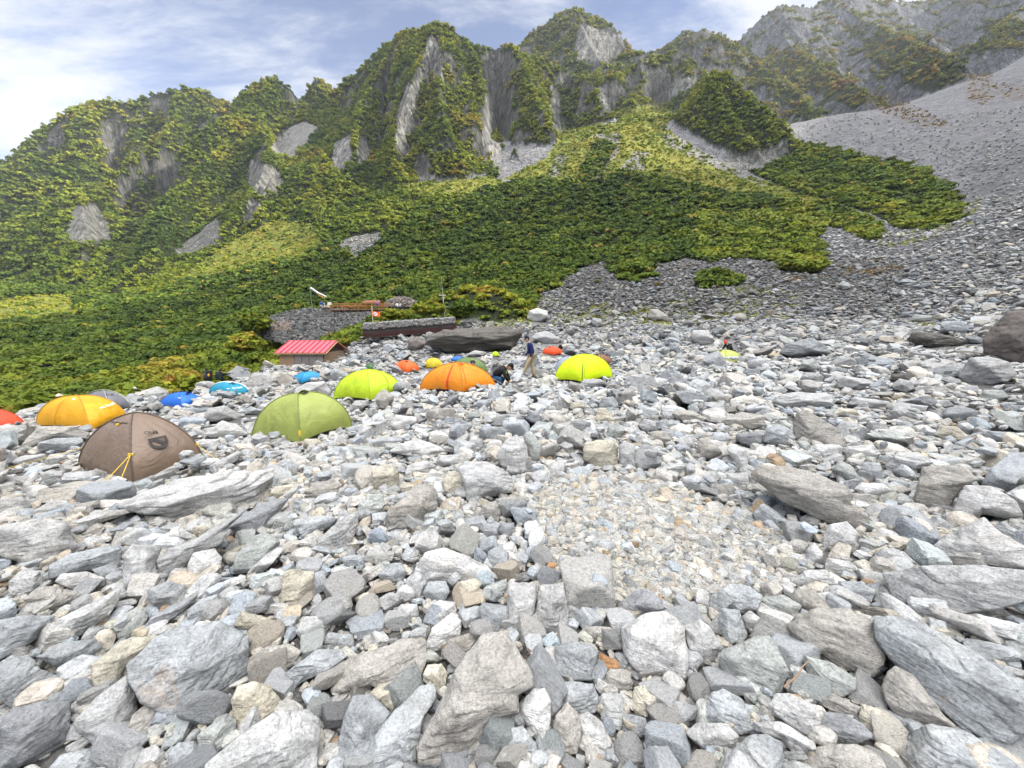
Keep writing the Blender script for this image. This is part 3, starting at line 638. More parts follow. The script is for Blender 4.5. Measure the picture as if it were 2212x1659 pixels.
# ------------------------------------------------------------------ stones
def stone_nodes(name, tint_from_object):
    m, t, b = new_mat(name)
    if tint_from_object:
        oi = t.nodes.new('ShaderNodeObjectInfo'); tint = oi.outputs['Color']
        tcn = t.nodes.new('ShaderNodeTexCoord')
        off = t.nodes.new('ShaderNodeVectorMath'); off.operation = 'MULTIPLY_ADD'
        cx = t.nodes.new('ShaderNodeCombineXYZ')
        for k in range(3): t.links.new(oi.outputs['Random'], cx.inputs[k])
        t.links.new(cx.outputs[0], off.inputs[0]); off.inputs[1].default_value = (37, 91, 53)
        t.links.new(tcn.outputs['Object'], off.inputs[2]); vec = off.outputs[0]
        sc_ = t.nodes.new('ShaderNodeAttribute'); sc_.attribute_name = 'rest'; 
        ad = t.nodes.new('ShaderNodeVectorMath'); ad.operation = 'ADD'
        t.links.new(sc_.outputs['Vector'], ad.inputs[0]); t.links.new(off.outputs[0], ad.inputs[1]); vec = off.outputs[0]
    else:
        at = t.nodes.new('ShaderNodeVertexColor'); at.layer_name = 'Col'; tint = at.outputs[0]
        an = t.nodes.new('ShaderNodeAttribute'); an.attribute_name = 'rest'; vec = an.outputs['Vector']
    big = nz(t, vec, 2.2, 4, .6); mid = nz(t, vec, 9, 5, .7, .4); fine = nz(t, vec, 75, 4, .75); 
    mpn = t.nodes.new('ShaderNodeMapping'); t.links.new(vec, mpn.inputs[0]); mpn.inputs['Scale'].default_value = (2.2, 3.0, 22.0)
    mpn.inputs['Rotation'].default_value = (.25, .15, 0)
    strat = nz(t, mpn.outputs[0], 1.3, 6, .68, .9)
    c1 = mixc(t, 1., tint, ramp(t, mid, [(.30, .62), (.50, 1.0), (.72, 1.22)]), 'MULTIPLY')
    c1 = mixc(t, 1., c1, ramp(t, strat, [(.30, .78), (.45, .97), (.7, 1.08)]), 'MULTIPLY')
    c1 = mixc(t, 1., c1, ramp(t, fine, [(.30, .45), (.44, .90), (.60, 1.12), (.72, 1.5)]), 'MULTIPLY')
    warm = ramp(t, big, [(.56, 0.), (.74, .38)])
    c1 = mixc(t, warm, c1, mixc(t, 1., c1, (1.08, .98, .82), 'MULTIPLY'))
    stain = ramp(t, nz(t, vec, 3.1, 5, .65, .8), [(.665, 0.), (.76, .65)])
    c1 = mixc(t, stain, c1, mixc(t, 1., c1, (1.0, .66, .40), 'MULTIPLY'))
    t.links.new(c1, b.inputs['Base Color']); b.inputs['Roughness'].default_value = .86; b.inputs['Specular IOR Level'].default_value = .28
    h = math_node(t, 'ADD', math_node(t, 'MULTIPLY', mid, 1.3), math_node(t, 'MULTIPLY', strat, 1.2))
    h = math_node(t, 'ADD', h, math_node(t, 'MULTIPLY', fine, .28))
    bump(t, b, h, .75, .022)
    return m
m_stone = stone_nodes('stone', False); m_stone_o = stone_nodes('boulder_stone', True)

def facet_rock(rs, lod, nplanes=13, p=26, aniso=(1, .8, .6), rough=.035, blocky=.0, layers=.5):
    """a broken stone: softened intersection of random planes, with chips and foliation ledges"""
    V, F = ICO[lod]; n = rs.normal(size=(nplanes, 3)); n /= np.linalg.norm(n, axis=1)[:, None]
    d = rs.uniform(.62, .95, nplanes)
    if blocky > 0:
        ax = np.vstack([np.eye(3), -np.eye(3)]) + rs.normal(size=(6, 3))*.16; ax /= np.linalg.norm(ax, axis=1)[:, None]
        n = np.vstack([n[:int(nplanes*(1-blocky))], ax]); d = np.concatenate([d[:int(nplanes*(1-blocky))], rs.uniform(.5, .66, 6)])
    q = np.clip(V @ n.T / d, 1e-4, None)
    r = (np.sum(q**p, 1) + 1.0)**(-1/p)
    W = V*r[:, None]*np.array(aniso)
    o = rs.rand(3)*50
    if lod >= 3:
        nn = fbm(W[:, 0]*1.7+o[0], W[:, 1]*1.7+o[1], W[:, 2]*2.6+o[2], 4 if lod > 3 else 3)
        W = W*(1 + rough*1.6*nn)[:, None]
        if lod >= 4:
            q = W[:, 2]*(7/aniso[2]) + 1.5*perlin(W[:, 0]*1.5+o[0], W[:, 1]*1.5, W[:, 2]+o[2])
            st = (q - np.floor(q)); W[:, :2] *= (1 - layers*.05*(st**3)*(perlin(W[:, 0]*2+o[1], W[:, 1]*2, W[:, 2]*2) > -.1))[:, None]
            W = W*(1 + .010*fbm(W[:, 0]*12+o[0], W[:, 1]*12+o[1], W[:, 2]*18+o[2], 3))[:, None]
    W /= np.abs(W).max()
    return W, F
def rock_lib(seed, lod, n):
    rs = RS(seed); out = []
    for i in range(n):
        k = i % 4
        an = [(1, .82, .62), (1, .62, .42), (1, .78, .34), (1, .9, .75)][k]; an = tuple(a*rs.uniform(.9, 1.1) for a in an)
        out.append(facet_rock(rs, lod, rs.randint(9, 16), [55, 48, 60, 40][k], an, blocky=[.0, .6, .5, .3][k]))
    return out
LIB = {1: rock_lib(20, 1, 16), 2: rock_lib(21, 2, 20), 3: rock_lib(22, 3, 24), 4: rock_lib(23, 4, 28)}
STC = np.array([[.45,.45,.44],[.37,.38,.38],[.50,.495,.47],[.41,.43,.41],[.52,.49,.43],[.33,.34,.345],[.46,.455,.44],[.39,.41,.42],[.55,.545,.53],[.47,.44,.38],[.27,.28,.285]])
STP = np.array([.2,.15,.13,.09,.05,.09,.14,.07,.05,.02,.01])
def stone_tints(rs, n, rust=.018):
    c = .81*STC[rs.choice(len(STC), n, p=STP)]*(1 + .10*rs.normal(size=(n, 1)))
    c = c*(1 + rs.normal(size=(n, 1))*np.array([.035,.0,-.045]));
    m = rs.rand(n) < rust; c[m] = np.array([.38,.29,.20])*(1+.2*rs.normal(size=(m.sum(), 1)))
    return np.clip(c, .08, .6)
def eul_m(ax, ay, az):
    cx, sx, cy, sy, cz, sz = np.cos(ax), np.sin(ax), np.cos(ay), np.sin(ay), np.cos(az), np.sin(az)
    R = np.empty(ax.shape + (3, 3))
    R[..., 0, 0] = cz*cy; R[..., 0, 1] = cz*sy*sx - sz*cx; R[..., 0, 2] = cz*sy*cx + sz*sx
    R[..., 1, 0] = sz*cy; R[..., 1, 1] = sz*sy*sx + cz*cx; R[..., 1, 2] = sz*sy*cx - cz*sx
    R[..., 2, 0] = -sy;   R[..., 2, 1] = cy*sx;             R[..., 2, 2] = cy*cx
    return R
def bake_stones(name, rs, P, R, E, tint, lods, mat, S=None):
    """many stones into one mesh. P centres, R half lengths, E euler angles, lods per stone"""
    VV_, FF_, CC_, RR_, SS_ = [], [], [], [], []; n0 = 0
    for lod in np.unique(lods):
        lib = LIB[lod]; pick = rs.randint(0, len(lib), len(P))
        for k, (W, F) in enumerate(lib):
            s = np.nonzero((lods == lod) & (pick == k))[0]
            if len(s) == 0: continue
            sc3 = np.ones((len(s), 3)) if S is None else S[s]
            X = W[None]*sc3[:, None]*R[s, None, None]
            M = eul_m(E[s, 0], E[s, 1], E[s, 2])
            Y = np.einsum('nij,nvj->nvi', M, X) + P[s, None]
            VV_.append(Y.reshape(-1, 3)); RR_.append((X + rs.rand(len(s), 1, 3)*40).reshape(-1, 3))
            CC_.append(np.repeat(tint[s], len(W), 0)); SS_.append(np.full(len(s)*len(F), lod >= 4))
            FF_.append((F[None] + (n0 + np.arange(len(s))[:, None, None]*len(W))).reshape(-1, 3)); n0 += len(s)*len(W)
    me = mesh_np(name, np.vstack(VV_), np.vstack(FF_), mat, np.concatenate(SS_), np.vstack(CC_), np.vstack(RR_))
    print(name, len(P), 'stones', len(me.polygons), 'faces')
    return link(name, me)
# ------------------------------------------------------------------ the large stones, outlined one by one
FR = {'A': (0, 932.6, .4379), 'B': (713.2, 932.6, .4377), 'C': (1426.4, 932.6, .4379), 'D': (548.6, 822.9, .3224), 'E': (1206.9, 740.6, .2976),
      'G': (1536, 548.6, .3056), 'H': (0, 768, .3472), 'K': (493.7, 576, .2976), 'J': (1042.3, 576, .2976)}
TINT = {'g': (.42,.425,.42), 'b': (.355,.375,.385), 'p': (.50,.50,.49), 'c': (.50,.47,.385), 't': (.37,.355,.325), 'd': (.15,.14,.125), 'v': (.385,.405,.385), 'r': (.36,.21,.11), 'n': (.20,.175,.16), 'k': (.27,.28,.29)}
CNAME = {'g': 'grey', 'b': 'blue-grey', 'p': 'pale grey', 'c': 'cream', 't': 'brownish grey', 'd': 'dark', 'v': 'greenish grey', 'r': 'rusty orange', 'n': 'brown', 'k': 'dark blue-grey'}
HERO = """
A b 620,1150 760,1010 900,960 1080,935 1225,1010 1230,1190 1150,1280 1000,1360 820,1400 700,1330 640,1240|big smooth blue-grey boulder, the largest in the left foreground
A c 450,1150 600,1030 770,1000 805,1020 680,1110 610,1170 560,1280 480,1290 450,1220|cream oblong boulder touching the left side of the big smooth blue-grey boulder
A g 360,1430 470,1310 620,1205 670,1260 680,1380 620,1600 540,1610 440,1530 370,1480
A t 620,1480 650,1400 740,1325 815,1390 800,1460 690,1540 630,1530
A k 0,1440 60,1370 200,1330 345,1330 355,1430 340,1540 230,1620 100,1659 -20,1690|big dark boulder in the bottom left corner
A b 240,1659 300,1590 440,1560 500,1620 510,1700 240,1720
A c 1140,1330 1170,1250 1250,1230 1330,1250 1378,1310 1350,1390 1250,1460 1180,1465 1150,1420|rounded cream boulder just right of the big smooth blue-grey boulder
A v 970,1500 1060,1430 1120,1390 1165,1420 1165,1500 1110,1560 1010,1610 980,1560
A b 830,1590 880,1530 960,1525 1010,1560 1010,1700 830,1700
A g 1020,1640 1160,1520 1340,1385 1520,1370 1580,1420 1570,1560 1560,1720 1000,1720|wide grey boulder at the bottom edge, left of centre
A p 640,1700 700,1570 770,1540 820,1590 810,1710 650,1710
A b 1360,1250 1420,1180 1560,1075 1690,1070 1710,1110 1620,1180 1480,1240 1440,1280
A b -30,930 130,905 275,905 240,960 190,1020 90,1080 -30,1140
A g 210,1000 290,920 440,850 600,765 590,830 540,900 440,980 330,1045 260,1040|long grey boulder with a pointed end in the left foreground
A b 175,1110 330,1040 470,1020 500,1060 440,1150 330,1190
A b -20,1150 60,1100 150,1105 200,1170 310,1215 280,1290 160,1340 60,1370 -20,1300
A t 110,830 180,770 260,760 420,800 330,850 270,870 180,865
A g 40,740 120,670 200,690 210,750 130,820 40,830
A p 270,740 300,700 430,690 520,720 520,760 440,800 330,770
A b 240,660 340,600 590,555 605,590 590,660 450,690 300,700 240,740|long low blue-grey block with a dark front face at left
A g 610,600 650,550 800,570 770,640 790,740 690,760 660,800 605,770
A b 450,680 560,645 605,680 600,740 520,740
A p 925,660 950,600 1060,575 1095,620 1090,700 1050,750 970,745 930,710|roundish pale grey boulder standing in the left middle ground
A b 725,780 830,735 925,760 925,840 850,890 760,860 725,820
A k 690,985 760,900 870,850 980,800 960,840 880,900 830,940 720,985
A b 920,880 1000,820 1070,800 1085,850 1040,900 1020,960 930,960
A c 1150,960 1190,885 1330,920 1365,970 1330,1030 1260,1020 1150,950
A t 1285,1110 1310,1060 1420,1045 1490,1080 1450,1150 1370,1190 1290,1160
A g 1460,990 1490,910 1600,910 1630,960 1580,1030 1500,1045
A b 1590,1040 1620,990 1740,1000 1750,1060 1700,1090 1610,1070
A c 1375,860 1400,690 1440,675 1550,690 1545,790 1480,880|upright cream boulder with a rusty streak
A v 1150,690 1160,610 1240,520 1310,490 1385,540 1370,590 1310,690 1230,700
A k 1120,470 1200,410 1300,350 1430,320 1400,370 1330,430 1300,490 1240,520 1170,500
A p 560,370 700,300 900,230 1130,190 1345,185 1340,250 1310,330 1250,380 1150,440 1000,440 850,420 640,400|broad pale ribbed slab in front of the brown tent
A g 770,640 830,580 960,530 1100,440 1240,380 1130,450 1120,500 1090,560 960,610 900,690 800,730
A p -20,470 160,430 330,440 370,540 430,570 250,640 120,660 -20,600|broad flat pale slab at the left edge
A g 345,450 480,395 620,380 640,400 500,450 390,500 350,490
A p 160,395 260,335 340,340 350,390 240,425 170,430
A t 365,360 490,335 495,370 400,410 365,400
A g -20,330 120,320 160,370 100,430 -20,430
H t 110,590 160,520 240,440 480,440 550,490 540,520 350,520 260,560 140,595|large brownish grey boulder in front of the golden yellow tent
H b 230,570 240,540 340,515 510,510 520,550 470,590 330,605 240,600
H p 280,650 310,615 400,605 430,640 360,690 290,690
H p 60,650 160,620 280,610 290,640 220,680 100,700 80,680
H g 1265,390 1290,330 1400,310 1500,370 1500,410 1420,420 1300,410
H p 1270,490 1380,405 1480,430 1550,490 1500,530 1400,530 1300,510
H p 1170,555 1260,520 1370,520 1370,570 1300,590 1200,570
H b 1500,350 1560,315 1640,340 1620,370 1520,365
D p 270,60 350,10 470,0 520,70 500,110 400,90 260,95|pale boulder behind the olive tent
H g 1270,700 1480,590 1510,600 1480,650 1400,700 1330,715
H g 1660,640 1700,590 1850,580 1860,600 1780,640
D b 225,390 240,345 350,290 400,310 375,350 370,390 300,400
D b 370,390 380,330 440,340 475,390 440,400
D p 440,340 445,285 560,280 600,330 560,380 490,380
D c 325,440 340,390 420,385 480,430 460,465 370,470
D g 625,190 680,130 750,130 770,160 700,210 640,210
D t 810,100 870,50 930,90 940,130 880,190 840,190 820,150
D p 915,280 950,225 1090,240 1095,275 1040,310 960,340 920,310
D p 1050,310 1080,285 1190,300 1190,330 1080,340
D k 1260,170 1300,110 1370,85 1380,100 1330,160 1290,180|tilted dark slab right in front of the orange tent
D v 1380,140 1420,115 1460,150 1430,180 1390,175
D b 1460,170 1500,130 1590,120 1590,180 1530,190
D v 1415,250 1430,205 1510,205 1515,240 1460,270
D p 900,475 960,430 1090,385 1200,420 1290,470 1200,520 1120,535 1020,500|wide pale slab lying left of the gravel patch
D b 785,410 840,370 960,375 1010,400 980,430 870,450 800,440
D v 655,450 740,430 860,460 870,490 770,500 680,490
D g 1220,540 1240,500 1390,490 1390,550 1330,590 1240,570
D p 1010,600 1080,545 1160,535 1225,570 1180,630 1100,620 1020,640
D p 1625,500 1680,400 1760,355 1810,400 1845,510 1820,600 1760,650 1650,560|tall pale grey boulder at the back left corner of the gravel patch
D v 1800,370 1850,330 1930,430 1910,520 1850,570 1845,470
D g 1370,580 1420,535 1560,545 1680,590 1740,650 1735,740 1650,770 1500,810 1420,810 1410,700|big purplish grey boulder at the left edge of the gravel patch
D c 1265,660 1330,600 1400,620 1430,680 1410,780 1340,770 1275,740
D c 785,600 850,565 950,570 975,640 960,730 880,750 800,720|chunky cream-grey boulder left of the big purplish grey boulder
D t 885,900 920,850 1000,780 1090,680 1190,690 1230,760 1230,840 1180,900 1100,960 1000,1000 900,980|large cracked brownish boulder left of the gravel patch
D v 690,900 700,820 770,755 870,760 870,830 820,930 740,940
D c 965,720 1000,670 1085,700 1060,740 990,755
D t 330,780 400,690 530,655 580,700 610,740 500,800 400,810
D t 330,580 400,530 480,545 470,590 400,620 345,610
D b 380,680 420,610 540,600 540,640 460,670 390,700
D p 1745,690 1810,640 1825,680 1800,740 1750,740
D p 1220,780 1250,745 1320,820 1310,855 1260,850
D b 1385,980 1410,920 1540,900 1560,950 1540,1010 1400,1005
D b 1560,930 1590,900 1615,950 1610,1040 1555,1020
D g 1380,1080 1400,1010 1540,1020 1600,1090 1520,1110 1440,1090
D k 1630,1010 1660,950 1740,950 1760,1010 1700,1060
D b 1215,950 1290,920 1370,970 1350,1000 1270,1010
D t 1510,900 1530,830 1620,800 1660,870 1640,960
D g 70,960 130,880 240,870 250,900 190,950 100,990
D b 260,960 330,910 500,900 560,920 500,980 400,1050 330,1060
D c 100,770 130,710 250,690 300,720 250,780 110,800
D g 410,1130 440,1050 520,980 620,900 700,865 700,960 660,1070 570,1160 470,1155|upright grey boulder with a sloping pointed top, left of centre
B t 430,1560 560,1300 620,1180 740,1010 850,985 930,1080 990,1180 1000,1260 930,1300 930,1390 800,1420 760,1500 650,1610 560,1659 440,1640|long brownish boulder pointing away in the centre foreground
B t 0,1290 20,1180 100,1110 280,1060 350,1020 480,1030 485,1120 450,1200 340,1300 200,1250 60,1290|two-toned brownish boulder left of the long brownish boulder
B b 30,1560 70,1400 110,1300 200,1290 300,1390 220,1500 200,1690 60,1690
B b 200,1520 320,1370 440,1260 510,1250 530,1310 460,1410 430,1560 420,1690 200,1690
B c 455,1200 480,1150 550,1145 580,1190 570,1260 530,1290 460,1230
B c 195,1290 240,1240 310,1225 340,1260 310,1380 250,1350
B p 930,1340 1000,1270 1060,1265 1090,1330 1085,1480 1060,1530 1000,1510 940,1400|smooth pale upright stone touching the right side of the long brownish boulder
B b 1110,1060 1200,1035 1290,1050 1320,1090 1320,1230 1190,1230 1105,1190|square blue-grey block in the centre foreground
B b 1105,1330 1110,1230 1300,1240 1325,1330 1310,1390 1200,1400 1110,1380
B t 1095,1500 1110,1400 1170,1330 1230,1400 1240,1500 1220,1590 1160,1610 1100,1560
B p 1220,1400 1270,1380 1340,1430 1390,1530 1370,1600 1270,1560 1220,1470
B p 1430,960 1560,900 1650,880 1750,960 1765,1100 1760,1230 1640,1200 1500,1180 1450,1100|large pale speckled block below the gravel patch
B k 1395,900 1420,850 1510,780 1560,770 1640,830 1650,880 1540,900 1420,950
C p 115,960 190,920 240,960 315,1070 260,1150 200,1160 140,1080
B p 870,890 880,740 1020,745 1010,900 990,1000 880,990
B p 1000,950 1030,760 1150,740 1175,870 1175,990 1050,1000
B b 730,880 750,840 880,860 880,950 830,990 760,960
B v 715,830 770,760 870,725 875,770 830,835 770,835
B p 410,690 470,600 570,570 690,620 770,660 830,720 750,750 650,760 540,740 450,740|big sloping pale boulder left below the gravel patch
B c 630,820 640,740 720,720 750,750 700,840 660,850
B b 235,710 290,650 350,645 385,700 340,760 270,760
B b 460,800 480,740 570,735 590,790 560,850 480,840
B p 510,850 540,830 620,840 625,900 560,930 520,920
B p 330,880 350,850 430,850 440,910 390,960 340,930
B p 470,1060 500,970 600,890 650,930 640,1000 560,1080 490,1085
B t 550,1090 590,1020 700,990 735,1010 680,1090 600,1115
B g 165,640 190,570 250,560 280,620 240,660
B g 1325,1350 1340,1290 1440,1290 1460,1400 1430,1480 1340,1430
B t 1330,1240 1380,1170 1460,1170 1500,1240 1460,1300 1400,1300
B c 1485,1350 1500,1260 1550,1250 1590,1310 1570,1410 1510,1400
B t 1225,1010 1250,960 1380,960 1420,1010 1380,1040 1270,1045
B r 1310,1150 1330,1090 1440,1140 1430,1170 1350,1190|rusty orange stone beside the large pale speckled block
B r 1065,670 1080,640 1120,650 1120,690 1080,690|rusty brown stone lying on the gravel patch
B b 870,1560 890,1460 950,1450 1020,1540 1020,1590 940,1600
B t 660,1600 700,1530 780,1480 835,1490 800,1550 720,1600
B b 770,650 780,590 840,555 880,600 870,680 830,700
E c 175,780 190,730 280,700 400,715 430,760 430,900 380,920 260,925 180,860|square cream boulder at the back of the gravel patch
E g 435,760 470,705 555,740 550,850 570,900 500,935 440,910|upright grey stone touching the square cream boulder
C b 1050,930 1130,905 1240,920 1420,1000 1560,1090 1700,1190 1830,1240 1830,1480 1660,1540 1500,1480 1340,1340 1130,1110 1060,1010|very long blue-grey boulder lying diagonally at bottom right
C t 630,950 760,870 920,870 1050,930 1110,1090 1100,1150 1050,1215 900,1170 790,1100 690,1140 650,1050|mottled boulder at the upper end of the very long blue-grey boulder
C g 1085,695 1250,665 1540,655 1830,690 1830,830 1640,880 1480,900 1380,940 1310,910 1160,840|huge grey wedge boulder with an overhanging front at the right edge
C p 1290,620 1390,520 1600,415 1680,500 1830,580 1830,680 1540,655 1300,660
C c 1490,560 1520,490 1580,500 1740,640 1750,670 1650,670 1530,620
C t 440,200 490,160 620,170 780,210 900,260 950,310 940,350 1030,420 1040,480 980,500 850,460 720,400 600,340 510,270 445,230|wide flat dark-grey slab on the right side of the gravel patch
C t 1245,350 1290,180 1370,165 1500,170 1580,240 1500,260 1450,330 1420,415 1330,390|blocky mottled brownish boulder right of the wide flat slab
C p 1420,450 1470,330 1510,260 1640,270 1760,340 1790,420 1700,430 1590,410 1480,480
C g 1105,170 1170,100 1300,110 1350,155 1250,190 1200,230 1130,210
C v 845,190 880,140 940,165 990,230 960,260 880,220
C b 980,210 1000,150 1080,150 1110,220 1090,250 1010,240
C p 955,280 990,250 1100,255 1150,295 1060,340 990,320
C p 900,100 920,70 1050,65 1090,110 1040,155 920,150
C p 700,120 760,60 890,65 870,130 800,145
C b 235,890 250,810 340,750 440,760 510,810 480,880 400,900 350,870 290,880 270,960
C v 480,870 490,820 600,800 700,860 660,920 610,945 490,900
C b 290,940 300,870 390,880 430,1000 400,1060 320,1060
C p 400,910 440,880 540,950 560,1000 500,1010 420,970
C b 555,970 600,940 640,990 620,1045 570,1030
C v 280,1130 300,1080 460,1010 540,1005 580,1060 635,1180 600,1280 550,1310 460,1270 330,1210|large greenish grey boulder right of the large pale speckled block
C v 700,1130 720,1105 850,1140 970,1220 970,1280 900,1310 780,1290 740,1220
C p 530,1350 570,1290 640,1290 760,1350 790,1400 780,1500 700,1490 560,1400
C k 790,1420 800,1380 900,1390 1000,1440 1050,1510 980,1540 840,1540 780,1520|dark blue-grey stone at the lower right
C c 970,1410 990,1340 1080,1370 1160,1440 1090,1510 1040,1490
C t 750,1290 830,1280 990,1360 960,1410 850,1380 770,1340
C b 200,1410 250,1290 310,1265 400,1320 440,1400 460,1470 400,1500 260,1440
C p 120,1490 180,1430 330,1440 390,1500 380,1560 310,1610 200,1560
C v 370,1200 420,1210 490,1260 495,1330 470,1350 400,1290
C t 1090,1260 1120,1180 1160,1155 1250,1200 1400,1400 1520,1500 1300,1460 1200,1440 1110,1330
C b 1160,1600 1220,1500 1340,1440 1480,1470 1640,1550 1790,1659 1780,1720 1160,1720|big blue-grey boulder in the bottom right corner
C t 590,1659 680,1590 800,1550 960,1540 1080,1590 1120,1659 1120,1710 590,1710
C b 320,1659 340,1580 430,1500 530,1490 600,1530 610,1620 590,1710 320,1710
C p 460,1430 600,1430 760,1530 770,1570 660,1600 600,1520 470,1480
C g 1380,960 1420,900 1560,900 1820,960 1820,1060 1700,1040 1560,1000
C p 640,740 720,680 820,680 880,760 800,780 700,790
C b 865,790 880,735 1000,740 1060,790 1040,840 950,850 890,820
C p 810,680 820,620 940,640 980,680 1000,730 890,730
C p 785,560 830,460 920,440 975,500 960,590 900,570 850,600 800,590
C p 705,650 720,580 760,545 805,600 800,650 740,670
C g 1055,610 1100,570 1200,590 1270,650 1180,670 1080,660
C b 1030,850 1100,830 1230,860 1220,920 1100,900
C p 700,870 740,800 830,790 940,850 850,860 760,880
E t 1700,600 1730,500 1810,490 1990,600 2080,700 2080,770 1900,770 1740,770 1710,690|large sloping purplish slab in the right middle ground
E g 1545,460 1570,390 1720,350 1990,380 2000,460 1900,480 1750,490 1620,500
E b 1485,720 1510,600 1590,590 1680,630 1720,690 1670,770 1580,750|clean-edged blue-grey block left of the large sloping slab
E k 1285,690 1290,660 1440,640 1490,670 1470,740 1410,765 1320,740
E t 1150,620 1180,560 1330,500 1500,530 1500,600 1380,630 1200,640
G b 480,700 520,640 700,590 800,640 850,700 690,720 560,730|flat pale blue boulder right of the small olive tent
E v 1740,190 1770,130 1850,110 1900,170 1850,210
E g 570,600 620,550 700,570 720,640 640,660
E t 630,710 680,640 770,640 820,700 780,740 680,730
E v 335,680 360,600 430,575 475,640 440,710 380,710
E t 820,520 860,480 980,495 1075,550 1040,580 880,570
E t 1000,870 1005,720 1050,690 1150,740 1190,800 1080,850
E p 1215,770 1250,740 1360,760 1380,820 1370,930 1270,920 1250,830
E p 1220,950 1370,940 1380,1010 1370,1060 1280,1070 1230,1030
E b 1235,1070 1320,1065 1440,1100 1400,1150 1260,1150
E g 700,940 800,870 930,890 930,920 820,970 760,960
E p 770,1060 790,1010 900,1015 960,1070 940,1090 830,1090
E p 1830,830 1860,740 1990,730 2070,760 2040,840 1960,850
E t 60,330 80,275 150,300 160,340 120,355
E g 130,330 180,265 300,260 350,300 280,330
E c 260,560 290,470 340,470 410,560 390,590 310,590
E b 290,470 310,400 400,390 430,440 430,500 380,500
E c 75,470 90,430 170,420 195,470 140,510
G n 1925,700 1925,600 1990,510 2060,440 2110,405 2230,395 2330,420 2350,780 2230,770 2120,760 2000,720|huge rusty brown boulder cut by the right edge
G g 1750,870 1820,740 1960,720 2100,760 2160,850 2100,900 1900,940 1800,910|domed pale grey boulder in front of the huge rusty brown boulder
G d 1380,610 1420,560 1500,550 1700,580 1800,620 1740,650 1600,665 1480,640|long dark flat boulder behind the stone field at right
G k 1790,590 1860,575 1920,600 1910,640 1830,630
G b 1620,1160 1660,1090 1760,1070 1890,1110 1870,1160 1740,1190
G v 1880,1030 1930,960 2060,960 2110,1010 2040,1050 1940,1050
G g 1270,930 1330,880 1420,900 1440,950 1380,980 1290,960
G d 1250,890 1280,850 1370,845 1390,880 1310,910
G p 890,900 930,860 1080,880 1130,920 1060,960 900,950
G k 1320,450 1350,410 1440,405 1420,450
G v 1415,455 1440,425 1590,440 1590,480 1480,480
G v 895,220 930,190 975,205 985,245 930,255|greenish grey boulder alone on the dark scree
G g 970,1060 1000,1010 1260,1040 1270,1090 1200,1110 1060,1090
G c 860,1130 900,1090 1010,1095 1050,1130 960,1165
G b 1920,1270 1960,1250 2140,1260 2212,1320 2120,1350 1960,1330
G c 1570,1280 1620,1210 1740,1220 1820,1290 1780,1330 1640,1310
K d 1430,560 1440,510 1560,460 1800,450 2000,430 2130,460 2130,500 2100,560 2000,610 1800,620 1600,625 1480,600|enormous dark overhanging boulder behind the tents
K n 1295,590 1310,540 1370,505 1430,560 1400,600 1340,610
K g 1355,450 1370,415 1410,425 1410,460
K g 1450,450 1470,420 1515,420 1520,450 1480,465
K g 1720,640 1790,605 1870,620 1850,650 1770,655
K p 1025,585 1050,550 1110,565 1100,590
J p 320,375 340,320 400,298 470,320 480,370 430,400 350,400|pale boulder with a dark hollow on the grass below the bushes
J t 1195,370 1215,310 1270,305 1350,360 1350,400 1250,400
J g 780,410 800,370 860,380 880,420 830,440
J p 1500,510 1530,460 1640,460 1680,520 1660,570 1600,570 1530,540
J g 360,520 380,480 470,465 580,530 550,560 440,560
"""
heroes = []
for ln in HERO.strip().splitlines():
    body, _, lab = ln.partition('|'); q = body.split(); ox, oy, s = FR[q[0]]
    poly = [(ox + s*float(p.split(',')[0]), oy + s*float(p.split(',')[1])) for p in q[2:]]
    heroes.append([q[1], poly, lab])
def poly_area_c(poly):
    p = np.array(poly); x, y = p[:, 0], p[:, 1]; x1, y1 = np.roll(x, -1), np.roll(y, -1); cr = x*y1 - x1*y
    A = cr.sum()/2; return abs(A), ((x+x1)*cr).sum()/(6*A), ((y+y1)*cr).sum()/(6*A)
